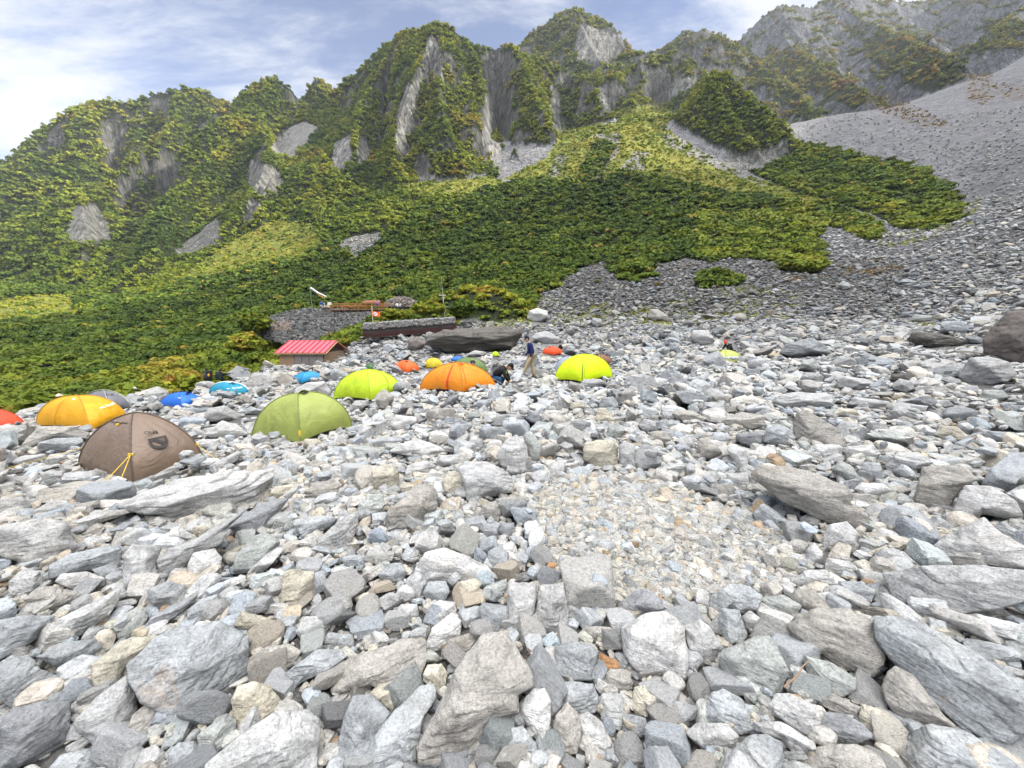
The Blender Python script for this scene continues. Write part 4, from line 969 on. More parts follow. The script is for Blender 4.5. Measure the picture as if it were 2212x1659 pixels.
def hero_rock(rs, code, poly):
    A, cx, cy = poly_area_c(poly); px = math.sqrt(A)
    P = np.array(poly); yb = P[:, 1].max(); yb = cy + (yb-cy)*.98
    hb = ground_hit(cx, min(yb, 1900)); hc = ground_hit(cx, cy)
    if hb is None: hb = hc
    db = np.linalg.norm(hb); dc = np.linalg.norm(hc) if hc is not None else db
    d0 = ray(cx, cy); d0 = d0/np.linalg.norm(d0); size = px/FP*db/ (d0[1]*CA - d0[2]*SA)
    D = db + .10*max(min(dc-db, size), 0)
    C = d0*D; e3 = -d0; e1 = np.cross(np.array([0, 0, 1.]), e3); e1 /= np.linalg.norm(e1); e2 = np.cross(e3, e1)
    # outline on the plane through C that faces along the sight line: true silhouette
    L2 = []
    for q in poly:
        d = ray(*q); t = (C @ e3)/(d @ e3); v = d*t - C; L2.append((v @ e1, v @ e2))
    L2 = np.array(L2); size = math.sqrt(poly_area_c(L2)[0])
    cxy = np.array(poly_area_c(L2)[1:]); C = C + e1*cxy[0] + e2*cxy[1]; L2 = L2 - cxy
    sx, sy = np.ptp(L2[:, 0])/2, np.ptp(L2[:, 1])/2; L2 = L2/np.array([sx, sy])
    # radius of the outline in each direction
    th = np.linspace(-math.pi, math.pi, 361); rr_ = np.zeros(361)
    for k in range(len(L2)):
        a, b_ = L2[k], L2[(k+1) % len(L2)]; u = np.stack([np.cos(th), np.sin(th)], 1); e = b_-a
        den = u[:, 0]*e[1] - u[:, 1]*e[0]; den = np.where(np.abs(den) < 1e-9, 1e-9, den)
        t = (a[0]*e[1]-a[1]*e[0])/den; s = (a[0]*u[:, 1]-a[1]*u[:, 0])/den
        ok = (t > 0) & (s >= -1e-6) & (s <= 1+1e-6); rr_[ok] = np.maximum(rr_[ok], t[ok])
    rr_[rr_ == 0] = .5
    kk = np.array([.25, .5, .25]); rr_ = np.convolve(np.r_[rr_[-2], rr_, rr_[1]], kk, 'same')[1:-1]
    lod = 6 if px > 150 else 5 if px > 48 else 4
    V, F = ICO[lod]; a, b_, c_ = V[:, 0], V[:, 1], V[:, 2]; cp = np.hypot(a, b_)
    R0 = np.interp(np.arctan2(b_, a), th, rr_)
    k = 3.2; s = (cp**k + np.abs(c_)**k)**(-1/k)
    U = np.stack([a*s, b_*s, c_*s], 1)
    ns = [(rs.normal()*.15, .62+.1*rs.normal(), .72), (rs.normal()*.2, -.35+.15*rs.normal(), .9)]
    for _ in range(6):
        q = rs.uniform(0, 2*math.pi); z = rs.uniform(.35, 1); ns.append((math.cos(q)*math.sqrt(1-z*z), math.sin(q)*math.sqrt(1-z*z), z))
    ns = np.array(ns); ns /= np.linalg.norm(ns, axis=1)[:, None]
    dd = np.maximum(np.hypot(ns[:, 0], ns[:, 1])*1.0, rs.uniform(.62, .92, len(ns)))
    q = np.clip(U @ ns.T/dd, 1e-4, None); p = 60; f = (np.sum(q**p, 1) + np.linalg.norm(U[:, :2], axis=1)**p*0 + 1)**(-1/p); U = U*f[:, None]
    Tf = size*.42; Tb = size*.62 + .7*max(min(dc-db, size), 0)
    W = np.stack([U[:, 0]*R0*sx, U[:, 1]*R0*sy, np.where(U[:, 2] > 0, U[:, 2]*Tf, U[:, 2]*Tb)], 1)
    X = W[:, :1]*e1 + W[:, 1:2]*e2 + W[:, 2:]*e3
    Wn = W/np.array([sx, sy, Tf])**2; nrm = Wn[:, :1]*e1 + Wn[:, 1:2]*e2 + Wn[:, 2:]*e3; nrm /= np.linalg.norm(nrm, axis=1)[:, None]
    o = rs.rand(3)*40; fr = 2.0/size
    n1 = fbm(X[:, 0]*fr+o[0], X[:, 1]*fr+o[1], X[:, 2]*fr*1.6+o[2], 5)
    X = X + nrm*(n1*(.04 if code == 'd' else .032)*size)[:, None]
    # foliation steps: tilted layers breaking off
    tl = np.array([rs.normal()*.25, rs.normal()*.25, 1.]); tl /= np.linalg.norm(tl)
    hq = (X @ tl)*((17 if code == 'd' else 8)/size) + 1.2*perlin(X[:, 0]*fr*.8+o[1], X[:, 1]*fr*.8, X[:, 2]*fr*.8)
    st = hq-np.floor(hq); gate = np.clip(perlin(X[:, 0]*fr*1.1+o[2], X[:, 1]*fr*1.1+9, X[:, 2]*fr*1.1)*3+.4, 0, 1)
    X = X - nrm*((st**4)*gate*(.055 if code == 'd' else .034)*size)[:, None]
    if code == 'd': X = X + nrm*(fbm((X @ e1)*fr*1.3+o[0], X[:, 1]*fr*1.3, X[:, 2]*fr*9+o[1], 4)*.035*size)[:, None]
    n3 = fbm(X[:, 0]*fr*7+o[0], X[:, 1]*fr*7+o[1], X[:, 2]*fr*10+o[2], 3); X = X + nrm*(n3*.0065*size)[:, None]
    return C, X, F, size, px, (cx, cy), D
hero_objs = []     # (object, code, (px,py), size_px, aspect, label)
rs = RS(77)
for code, poly, lab in heroes:
    C, X, F, size, px, cen, D = hero_rock(rs, code, poly)
    me = mesh_np('boulder', X, F, m_stone_o, True)
    o = link('boulder', me, None, tuple(C)); tc_ = np.array(TINT[code])*(.80+.06*rs.normal()); o.color = (*np.clip(tc_, .05, .6), 1)
    P = np.array(poly); w_, h_ = np.ptp(P[:, 0]), np.ptp(P[:, 1])
    hero_objs.append([o, code, cen, px, w_/h_, lab, D])
print('heroes', len(heroes))

# ------------------------------------------------------------------ filling the field between them
PIT = [(1130,1085),(1200,1045),(1300,1032),(1420,1050),(1500,1075),(1620,1125),(1720,1180),(1752,1230),(1640,1285),(1530,1300),(1400,1300),(1300,1300),(1225,1260),(1190,1215),(1150,1150)]
KEEP = KEEP_OUT = []
AZ0, CS = -1.02, .0035; NA_, R0_, NR_ = int(2.04/CS), math.log(.85), int(math.log(460/.85)/CS)
occ = np.zeros((NR_, NA_), bool); ccr = np.exp(R0_ + (np.arange(NR_)+.5)*CS); cca = AZ0 + (np.arange(NA_)+.5)*CS
cR, cA = np.meshgrid(ccr, cca, indexing='ij'); cX, cY = cR*np.sin(cA), cR*np.cos(cA); cZ = bilin(GZ, cX.ravel(), cY.ravel()).reshape(cX.shape)
cpx, cpy, cpf = proj(cX, cY, cZ)
stone_zone = bilin((~(Zp | Zm | Zveg) & (GM < .4)).astype(float), cX.ravel(), cY.ravel()).reshape(cX.shape) > .5
pit = inpoly(cpx, cpy, PIT)
for code, poly, lab in heroes:
    P = np.array(poly); c0 = P.mean(0); P = c0 + (P-c0)*.86
    occ |= inpoly(cpx, cpy, P.tolist())
for poly in TENT_PRINTS: 
    xs = [q[0] for q in poly]; ys = [q[1] for q in poly]
    occ |= inpoly(cpx, cpy, poly)
Hst = np.zeros((NR_, NA_), np.float32)
vis_c = bilin(VIS.astype(float), cX.ravel(), cY.ravel()).reshape(cX.shape) > .3
okc = stone_zone & vis_c
rs = RS(99)
PW, PH = 2330//3, 1720//3; prot = np.zeros((PH, PW)); gy_, gx_ = np.mgrid[0:PH, 0:PW]; gx_ = gx_*3.-40; gy_ = gy_*3.
for (code, poly, lab), hob in zip(heroes, hero_objs):
    P = np.array(poly); c0 = P.mean(0); P = c0 + (P-c0)*.93; m = inpoly(gx_, gy_, P.tolist()); prot[m] = np.maximum(prot[m], hob[6]*(1 + .45*hob[3]/FP))
for poly, dd_ in PROT:
    P = np.array(poly, float); c0 = P.mean(0); P = c0 + (P-c0)*1.02; P[:, 1] -= .03*np.ptp(P[:, 1]); m = inpoly(gx_, gy_, P.tolist()); prot[m] = dd_
def buried(x, y, z, D):
    bad = np.zeros(x.shape, bool); r_ = np.sqrt(x*x+y*y+z*z)
    for ox, oz in ((0, .3), (0, .62), (-.34, .35), (.34, .35), (0, 0)):
        ca_, sa_ = y/np.hypot(x, y), x/np.hypot(x, y)
        px, py, f = proj(x+ox*D*ca_, y-ox*D*sa_, z+oz*D); i = np.clip((py/3).astype(int), 0, PH-1); j = np.clip(((px+40)/3).astype(int), 0, PW-1)
        bad |= prot[i, j] > r_ + .1*D
    return bad
LV = [(1.5, 120, 445, .03, 0), # diameter, nearest, farthest, share of ground, stacked share
 (1.15, 26, 330, .08, 0), (.85, 16, 240, .08, 0), (.70, 9, 190, .11, 0), (.48, 4.0, 140, .26, .03), (.33, 2.4, 100, .42, .06), (.23, 1.3, 55, .55, .10), (.16, .85, 24, .50, .08), (.11, .85, 13, .42, .06), (.075, .85, 7.5, .30, .03)]
sP, sD, sPit = [], [], []
for D0, rn, rf, sh, top in LV:
    area = .5*2.04*(rf**2-rn**2); n = int(area*sh/(math.pi*D0*D0/4)*2.2); n = min(n, 60000)
    r = np.sqrt(rs.uniform(rn**2, rf**2, n)); a = rs.uniform(-1.0, 1.0, n); D = D0*np.exp(rs.normal(size=n)*.16)
    i = ((np.log(r)-R0_)/CS).astype(int); j = ((a-AZ0)/CS).astype(int)
    m = (i >= 0) & (i < NR_) & (j >= 0) & (j < NA_); i, j, r, a, D = i[m], j[m], r[m], a[m], D[m]
    m = okc[i, j] & okc[np.minimum(i+4, NR_-1), j] & ~buried(r*np.sin(a), r*np.cos(a), cZ[i, j]+.1*D, D)
    if D0 > .1: m &= ~pit[i, j]
    i, j, r, a, D = i[m], j[m], r[m], a[m], D[m]
    hr = np.maximum(D/r/CS*.40, .5); stk = rs.rand(len(i)) < top
    thr = .28 if D0 > .3 else .38
    lim = int(area*sh/(math.pi*D0*D0/4)); cnt = 0
    i0 = np.maximum((i-hr+.5).astype(int), 0); i1 = (i+hr+1).astype(int); j0 = np.maximum((j-hr+.5).astype(int), 0); j1 = (j+hr+1).astype(int)
    for k in range(len(i)):
        b_ = occ[i0[k]:i1[k], j0[k]:j1[k]]
        if b_.size == 0: continue
        s_ = b_.mean()
        if s_ > thr and not (stk[k] and s_ > .6 and Hst[i[k], j[k]] > 0): continue
        up = Hst[i[k], j[k]]*.9 if s_ > thr else 0
        occ[i0[k]:i1[k], j0[k]:j1[k]] = True
        Hst[i0[k]:i1[k], j0[k]:j1[k]] = up + D[k]*.5
        sP.append((r[k]*math.sin(a[k]), r[k]*math.cos(a[k]), up)); sD.append(D[k]); sPit.append(pit[i[k], j[k]])
        cnt += 1
# gravel floor of the cleared pitch
rs2 = RS(4)
sP = np.array(sP); sD = np.array(sD); sPit = np.array(sPit)
gz = bilin(GZ, sP[:, 0], sP[:, 1]); rr_ = np.hypot(sP[:, 0], sP[:, 1])
n = len(sD); E = np.stack([rs.normal(size=n)*.33, rs.normal(size=n)*.33, rs.uniform(0, 6.28, n)], 1)
P3 = np.stack([sP[:, 0], sP[:, 1], gz + sP[:, 2] + sD*rs.uniform(.16, .36, n)], 1)
S3 = np.stack([rs.uniform(.85, 1.15, n), rs.uniform(.8, 1.15, n), rs.uniform(.75, 1.2, n)], 1)
tint = stone_tints(rs, n, .012); rustm = (tint[:, 0] > tint[:, 2]*1.7) & (sD > .13); tint[rustm] = np.array([.42,.40,.36])
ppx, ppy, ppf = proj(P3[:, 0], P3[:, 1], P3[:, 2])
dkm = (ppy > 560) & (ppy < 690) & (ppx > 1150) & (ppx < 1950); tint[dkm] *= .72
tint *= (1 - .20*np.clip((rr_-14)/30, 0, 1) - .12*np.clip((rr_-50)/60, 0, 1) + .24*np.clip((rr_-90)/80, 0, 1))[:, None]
sel = np.zeros(len(P3), bool)
for ox, oz in ((0, .5), (0, .2), (-.5, .1), (.5, .1), (-.36, .4), (.36, .4), (0, -.1)):
    hr_ = np.hypot(P3[:, 0], P3[:, 1]); qx, qy, _q = proj(P3[:, 0]+ox*sD*P3[:, 1]/hr_, P3[:, 1]-ox*sD*P3[:, 0]/hr_, P3[:, 2]+oz*sD)
    i = np.clip((qy/3).astype(int), 0, PH-1); j = np.clip(((qx+40)/3).astype(int), 0, PW-1); sel |= prot[i, j] > np.linalg.norm(P3, axis=1)+.15*sD
# a buried thing loses the stone, a partly screened one keeps the small stones at its foot
sel &= ~((sD < .14) & (rs.rand(len(sD)) < .5)); sel |= sD/rr_*FP > np.interp(rr_, [2, 8, 20], [112, 80, 50]); kp = ~sel
P3, sD, E, S3, tint, gz, rr_, sPit, ppx, ppy = P3[kp], sD[kp], E[kp], S3[kp], tint[kp], gz[kp], rr_[kp], sPit[kp], ppx[kp], ppy[kp]; n = len(sD); print('removed', sel.sum())
# second pass: chock stones in the gaps that are left near the camera
occ2 = np.zeros_like(occ)
for code, poly, lab in heroes:
    P = np.array(poly); c0 = P.mean(0); occ2 |= inpoly(cpx, cpy, (c0 + (P-c0)*.80).tolist())
for q in np.nonzero(rr_ < 13.5)[0]:
    i = (math.log(rr_[q])-R0_)/CS; j = (math.atan2(P3[q, 0], P3[q, 1])-AZ0)/CS; h_ = sD[q]/rr_[q]/CS*.40; occ2[max(int(i-h_), 0):int(i+h_)+1, max(int(j-h_), 0):int(j+h_)+1] = True
eP, eD = [], []
for D0, rf, nt_ in ((.17, 13, 22000), (.12, 9, 22000), (.085, 5.5, 20000)):
    r = rs.uniform(.9, rf, nt_); a = rs.uniform(-1., 1., nt_); D = D0*np.exp(rs.normal(size=nt_)*.2); i = ((np.log(r)-R0_)/CS).astype(int); j = ((a-AZ0)/CS).astype(int)
    x, y = r*np.sin(a), r*np.cos(a); z = cZ[i, j]; bad = pit[i, j] | ~okc[i, j]; rn_ = np.sqrt(r*r+z*z)
    for oz in (.15, .45):
        qx, qy, _q = proj(x, y, z+oz*D); bi = np.clip((qy/3).astype(int), 0, PH-1); bj = np.clip(((qx+40)/3).astype(int), 0, PW-1); bad |= prot[bi, bj]*.86 > rn_
    hr = D/r/CS*.40
    for k in np.nonzero(~bad)[0]:
        s_ = (slice(max(int(i[k]-hr[k]), 0), int(i[k]+hr[k])+1), slice(max(int(j[k]-hr[k]), 0), int(j[k]+hr[k])+1))
        if occ2[s_].mean() > .30: continue
        occ2[s_] = True; eP.append((x[k], y[k], z[k] + D[k]*.2)); eD.append(D[k])
# the field goes on to both sides of the frame and under the camera
for D0, rf, nt_ in ((.62, 40, 700), (.36, 30, 1800), (.22, 18, 2600), (.14, 9, 2600)):
    r = np.sqrt(rs.uniform(.3, rf*rf, nt_)); a = rs.uniform(.995, 2.3, nt_)*rs.choice([-1, 1], nt_); D = D0*np.exp(rs.normal(size=nt_)*.2)
    ok_ = (r > 1.2 + D*2) & ((r < 16) | (a > 0)); r, a, D = r[ok_], a[ok_], D[ok_]; z = bilin(GZ, r*np.sin(a), r*np.cos(a))
    eP += list(zip(r*np.sin(a), r*np.cos(a), z + D*.15)); eD += list(D)
r = rs.uniform(.25, .95, 420); a = rs.uniform(-3.1, 3.1, 420); eP += list(zip(r*np.sin(a), r*np.cos(a), bilin(GZ, r*np.sin(a), r*np.cos(a))+.02)); eD += list(rs.uniform(.08, .16, 420))
eP, eD = np.array(eP), np.array(eD); ne = len(eD); print('chocks', ne)
P3 = np.vstack([P3, eP]); sD = np.r_[sD, eD]; E = np.vstack([E, np.stack([rs.normal(size=ne)*.4, rs.normal(size=ne)*.4, rs.uniform(0, 6.28, ne)], 1)])
S3 = np.vstack([S3, np.stack([rs.uniform(.85, 1.15, ne), rs.uniform(.8, 1.15, ne), rs.uniform(.75, 1.2, ne)], 1)]); tint = np.vstack([tint, stone_tints(rs, ne, .003)])
rr_ = np.hypot(P3[:, 0], P3[:, 1]); ppx, ppy, ppf = proj(P3[:, 0], P3[:, 1], P3[:, 2]); n = len(sD)
app = sD/rr_*FP; inframe = (ppx > -20) & (ppx < 2232) & (ppy < 1690)
inframe &= (ppf > .3) & (rr_ > 1.0)
order = np.argsort(-app*inframe); NIND = 300-len(heroes); ind = order[:NIND]
print('placed', n, 'individual', NIND, 'smallest', app[order[NIND-1]])
m_ind = np.zeros(n, bool); m_ind[ind] = True
LIB5 = []
for k, (W, F) in enumerate(rock_lib(31, 5, 16)):
    LIB5.append(mesh_np('boulder', W, F, m_stone_o, True))
ind_objs = []
for q in ind:
    o = link('boulder', LIB5[q % 16], None, tuple(P3[q])); o.rotation_euler = tuple(E[q]); o.scale = tuple(S3[q]*sD[q]*.56)
    o.color = (*tint[q], 1)
    cd = min(CNAME, key=lambda c_: 9 if c_ in 'rn' else np.abs(np.array(TINT[c_])-tint[q]).sum())
    ind_objs.append([o, cd, (ppx[q], ppy[q]), app[q], S3[q][0]/S3[q][2]*1.5, '', rr_[q]])
rest_m = ~m_ind
lods = np.where(app > 55, 4, np.where(app > 17, 3, np.where(app > 6.5, 2, 1)))
sD[rr_ > 45] *= .82; farf = rr_ > 18; S3[farf, 2] *= .78
so = bake_stones('loose_stones', rs, P3[rest_m], sD[rest_m]*.56, E[rest_m], tint[rest_m], lods[rest_m], m_stone, S3[rest_m])
tag(so, 'countless smaller grey, blue-grey and cream stones filling the field between the boulders', 'stones', kind='stuff')
# small chips: the floor of the cleared pitch and the gaps near the camera
i_, j_ = np.nonzero((cR < 8.5) & okc); ng = 30000
wgt = (cR[i_, j_]**2)*np.where(pit[i_, j_], 10., .7)*np.where(cR[i_, j_] > 5, .5, 1)*np.clip(3.6/cR[i_, j_], 1, 3); wgt /= wgt.sum()
s = rs.choice(len(i_), ng, p=wgt); r = cR[i_[s], j_[s]]*np.exp((rs.rand(ng)-.5)*CS); a = cA[i_[s], j_[s]] + (rs.rand(ng)-.5)*CS
pp = pit[i_[s], j_[s]]
D = np.exp(rs.normal(size=ng)*.34)*np.where(pp, .044, .048)*np.clip(r/3, .75, 1.6)
x, y = r*np.sin(a), r*np.cos(a); z = bilin(GZ, x, y)
Pg = np.stack([x, y, z + D*.12 + rs.rand(ng)*.02], 1); Eg = np.stack([rs.normal(size=ng)*.4, rs.normal(size=ng)*.4, rs.uniform(0, 6.28, ng)], 1)
tg = stone_tints(rs, ng, .035); m = rs.rand(ng) < .10; tg[m] = np.array([.42,.40,.35])
so = bake_stones('gravel', rs, Pg, D*.56, Eg, np.clip(tg*np.array([.90, .885, .845]), 0, .5), np.where(D/r*FP > 20, 3, 2), m_stone, np.stack([rs.uniform(.85, 1.2, ng), rs.uniform(.8, 1.2, ng), rs.uniform(.7, 1.2, ng)], 1))
tag(so, 'pale angular gravel with orange chips covering the cleared tent pitch and the gaps between boulders', 'gravel', kind='stuff')
# ------------------------------------------------------------------ simple surfaces
def cloth_mat(name, col, rough=.55, spec=.4, sheen=.25, trans=.18, wr=.7):
    m, t, b = new_mat(name); b.inputs['Roughness'].default_value = rough; b.inputs['Specular IOR Level'].default_value = spec
    tcn = t.nodes.new('ShaderNodeTexCoord')
    k = ramp(t, nz(t, tcn.outputs['Object'], 2.2, 4, .6, .6), [(.3, .86), (.7, 1.10)])
    c1 = mixc(t, 1., (*col,), k, 'MULTIPLY'); t.links.new(c1, b.inputs['Base Color'])
    bump(t, b, nz(t, tcn.outputs['Object'], 4.5, 4, .6, 1.6), wr, .03)
    if trans:
        tr = t.nodes.new('ShaderNodeBsdfTranslucent'); t.links.new(c1, tr.inputs[0]); ms = t.nodes.new('ShaderNodeMixShader'); ms.inputs[0].default_value = trans
        t.links.new(b.outputs[0], ms.inputs[1]); t.links.new(tr.outputs[0], ms.inputs[2]); t.links.new(ms.outputs[0], t.nodes['Material Output'].inputs[0])
    return m
def plain(name, col, rough=.7, metal=0., var=.12, sc_=6., spec=.3):
    m, t, b = new_mat(name); tcn = t.nodes.new('ShaderNodeTexCoord')
    k = ramp(t, nz(t, tcn.outputs['Object'], sc_, 5, .65), [(.3, 1-var), (.7, 1+var)])
    t.links.new(mixc(t, 1., (*col,), k, 'MULTIPLY'), b.inputs['Base Color']); b.inputs['Roughness'].default_value = rough; b.inputs['Metallic'].default_value = metal
    b.inputs['Specular IOR Level'].default_value = spec
    return m
M_dark = plain('dark_fabric', (.02,.02,.022)); M_white = plain('white_print', (.8,.8,.78)); M_yel = plain('yellow_cord', (.75,.50,.03)); M_pole = plain('pole_grey', (.45,.46,.45), .4, .4)
M_wood = plain('weathered_wood', (.26,.15,.075), .8, 0, .25, 9); M_steel = plain('dark_red_steel', (.075,.030,.027), .6, .2, .3, 7)

def text_arrays(s, size):
    cu = bpy.data.curves.new('lettering', 'FONT'); cu.body = s; cu.size = size; cu.align_x = 'CENTER'; cu.align_y = 'CENTER'; cu.extrude = .0015
    o = bpy.data.objects.new('lettering', cu); COL.objects.link(o); bpy.context.view_layer.update()
    me = bpy.data.meshes.new_from_object(o.evaluated_get(bpy.context.evaluated_depsgraph_get()))
    me.calc_loop_triangles()
    V = np.array([v.co[:] for v in me.vertices]); F = np.array([t_.vertices[:] for t_ in me.loop_triangles])
    bpy.data.objects.remove(o); bpy.data.curves.remove(cu); bpy.data.meshes.remove(me); return V, F

# ------------------------------------------------------------------ tents
class Dome:
    """fabric stretched between poles that run from each corner to the apex"""
    def __init__(s, corners, H, seed, pk=(.86, 1.06)):
        s.pk = pk
        s.c = np.array(corners, float); s.H = H; s.rs = RS(seed); s.o = s.rs.rand(3)*30; s.n = len(s.c)
    def pole(s, k, t):
        a = np.pi/2*np.asarray(t); c = s.c[k % s.n]
        return np.stack([c[0]*np.cos(a)**s.pk[0], c[1]*np.cos(a)**s.pk[0], c[2]*(1-np.asarray(t)) + s.H*np.sin(a)**s.pk[1]], -1)
    def at(s, k, u, t, off=0.):
        u = np.asarray(u, float); t = np.asarray(t, float)
        P = s.pole(k, t)*(1-u)[..., None] + s.pole(k+1, t)*u[..., None]
        bul = 1 + .07*4*u*(1-u)*np.sin(np.pi*np.clip(t, 0, 1)**.8) ; P[..., :2] *= bul[..., None]
        P[..., 2] += .07*s.H*4*u*(1-u)*(1-t)**3          # the hem lifts between the pegs
        w = np.sin(np.pi*np.clip(u, 0, 1))*np.clip((1-t)*3, 0, 1)
        wr = fbm(P[..., 0]*3+s.o[0], P[..., 1]*3+s.o[1], P[..., 2]*1.5+s.o[2], 3)*.018 + perlin(u*9+s.o[0]+t*4, t*2.0+s.o[1]+k*7, u*0)*.018
        d = P.copy(); d[..., 2] *= .7; d /= np.linalg.norm(d, axis=-1)[..., None] + 1e-9
        return P + d*(wr*w + off)[..., None]
    def fabric(s, mb, sides=None, N=22):
        for k in (sides if sides is not None else range(s.n)):
            u, t = np.meshgrid(np.linspace(0, 1, N+1), np.linspace(0, 1, N+1)); V = s.at(k, u, t).reshape(-1, 3)
            i = np.arange((N+1)**2).reshape(N+1, N+1); mb.add(V, np.stack([i[:-1,:-1], i[:-1,1:], i[1:,1:], i[1:,:-1]], -1).reshape(-1, 4))
    def strip(s, mb, k, u0, u1, t0, t1, off=.008, n=14):
        t = np.linspace(t0, t1, n); A = s.at(k, np.full(n, u0), t, off); B = s.at(k, np.full(n, u1), t, off)
        i = np.arange(n-1); mb.add(np.vstack([A, B]), np.stack([i, i+n, i+n+1, i+1], -1))
    def frame(s, k, u, t, off=.01):
        p = s.at(k, np.array([u, u+.02, u]), np.array([t, t, t+.02]), off); e1 = p[1]-p[0]; e1 /= np.linalg.norm(e1); e2 = p[2]-p[0]; e2 -= e1*(e1@e2); e2 /= np.linalg.norm(e2)
        return p[0], e1, e2
    def decal(s, mb, V, F, k, u, t, rot=0., off=.014):
        p, e1, e2 = s.frame(k, u, t, off); n = np.cross(e1, e2); c, q = math.cos(rot), math.sin(rot)
        x = V[:, 0]*c - V[:, 1]*q; y = V[:, 0]*q + V[:, 1]*c
        mb.add(p + x[:, None]*e1 + y[:, None]*e2 + V[:, 2:3]*n, F)
    def vent(s, mb, k, u, t, r, depth=.5):
        p, e1, e2 = s.frame(k, u, t, 0.); n = np.cross(e1, e2)
        if n @ p < 0: n = -n
        m = 10; a = np.linspace(0, math.pi, m); ring = p + r*(np.cos(a)[:, None]*e1 + .9*np.sin(a)[:, None]*e2) + n*.0
        lip = p + r*.9*(np.cos(a)[:, None]*e1 + .75*np.sin(a)[:, None]*e2) + n*(r*depth*(.25+.9*np.sin(a)))[:, None] - e2*r*.25
        i = np.arange(m-1); mb.add(np.vstack([ring, lip]), np.stack([i, i+1, i+1+m, i+m], -1))
def make_tent(spec, seed):
    key, Y0, l, f, r, ay, col, lab = spec
    Lp, Rp_ = pt(*l, Y0), pt(*r, Y0); Fp_ = pt(*f, Y0 - .38*np.linalg.norm(Lp-Rp_))
    C = (Lp + Rp_)/2; 
    span = np.linalg.norm((Rp_-Lp)[:2])
    # the nearest corner: from the sight line, kept to a plausible depth
    fd = (Fp_ - C)[:2]; n2 = np.array([-(Rp_-Lp)[1], (Rp_-Lp)[0]])/span
    if n2 @ C[:2] > 0: n2 = -n2
    dep = float(np.clip(fd @ n2, .30*span, .52*span)); al = float(fd @ (Rp_-Lp)[:2]/span); 
    Fc = C[:2] + n2*dep + (Rp_-Lp)[:2]/span*al; Bc = 2*C[:2]-Fc
    z0 = min(Lp[2], Rp_[2]) + (.03 if Y0 < 9.5 else .14); zc = z0
    top = ray((l[0]+r[0])/2, ay); Y = C[1]; H = top[2]*(Y/top[1]) - zc
    root = empty('tent', (C[0], C[1], zc), 0, lab, 'tent', 'tents pitched on the stone field')
    cs = [(*(Lp[:2]-C[:2]), Lp[2]-zc+.02), (*(Fc-C[:2]), gh(*Fc)-zc+.05), (*(Rp_[:2]-C[:2]), Rp_[2]-zc+.02), (*(Bc-C[:2]), 0)]
    cs = [(a, b_, min(max(c_, -.6), .42)) for a, b_, c_ in cs]
    print('tent', key, 'Y %.1f span %.2f H %.2f' % (Y, span, H))
    D = Dome(cs, H, seed, {'brown': (1.36, .96), 'olive': (1.05, .98), 'orange': (1.0, 1.0), 'blue': (1.1, 1.0), 'paleolive': (1.05, 1.), 'coral': (1.1, 1.), 'lime': (1.05, .98)}.get(key, (.92, 1.04))); mat = cloth_mat('tent_fabric', col, .42 if key == 'brown' else .55, trans=.0 if key in ('brown', 'greydome') else .15)
    mb = MB(); D.fabric(mb, [2, 3] if key == 'teal' else None) if False else D.fabric(mb); mb.build('flysheet', mat, root, True)
    sm = cloth_mat('pole_sleeve_fabric', tuple(c_*.62 for c_ in col), .6, trans=0)
    for a in (0, 1):
        mb = MB(); t = np.linspace(0, 1, 16); p1 = D.pole(a, t); p2 = D.pole(a+2, t[::-1][1:]); P = np.vstack([p1, p2]); mb.tube(P*1.004 + np.array([0, 0, .004]), .011, 6)
        mb.build('pole_sleeve', M_pole if key == 'greydome' else sm, root, True)
    mb = MB()
    for k in range(4):
        u = np.linspace(0, 1, 12); A = D.at(k, u, np.zeros(12)); B = A.copy()*np.array([.97, .97, 1]); B[:, 2] = A[:, 2]-.08
        i = np.arange(11); mb.add(np.vstack([A*np.array([.985, .985, 1]), B]), np.stack([i, i+1, i+13, i+12], -1))
    mb.build('groundsheet_edge', M_dark, root, True)
    def vent(col_, k, u, t, r_):
        mb = MB(); D.vent(mb, k, u, t, r_, .55); v_ = mb.build('vent', cloth_mat('vent_fabric', col_, trans=0), root, True)
        mb = MB(); p, e1, e2 = D.frame(k, u, t, .006); a = np.linspace(0, 2*math.pi, 13)[:-1]
        P = p + r_*.8*(np.cos(a)[:, None]*e1 + .7*np.sin(a)[:, None]*e2) + e2*r_*.05; mb.add(np.vstack([P, p]), [[q_, (q_+1) % 12, 12] for q_ in range(12)]); mb.build('vent_opening', M_dark, v_)
    def zipper(col_, k, u, w_, t0=.02, t1=.86):
        mb = MB(); D.strip(mb, k, u-w_/2, u+w_/2, t0, t1); mb.build('zip', plain('zip_tape', col_), root)
    def cord(p, q, mat_=None, rr=.004):
        mb = MB(); mb.tube([p, (np.array(p)+q)/2 - np.array([0, 0, .01]), q], rr, 5); mb.build('guy_line', mat_ or M_yel, root)
    def guy(k, t, out=1.0, mat_=None, spread=.0, rr=.004):
        p = D.pole(k, t); c_ = D.c[k][:2]/np.linalg.norm(D.c[k][:2]); side = np.array([-c_[1], c_[0]])
        e = D.c[k][:2] + c_*out + side*spread; q = np.array([*e, gh(C[0]+e[0], C[1]+e[1]) - zc + .05]); cord(p, q, mat_, rr); return p
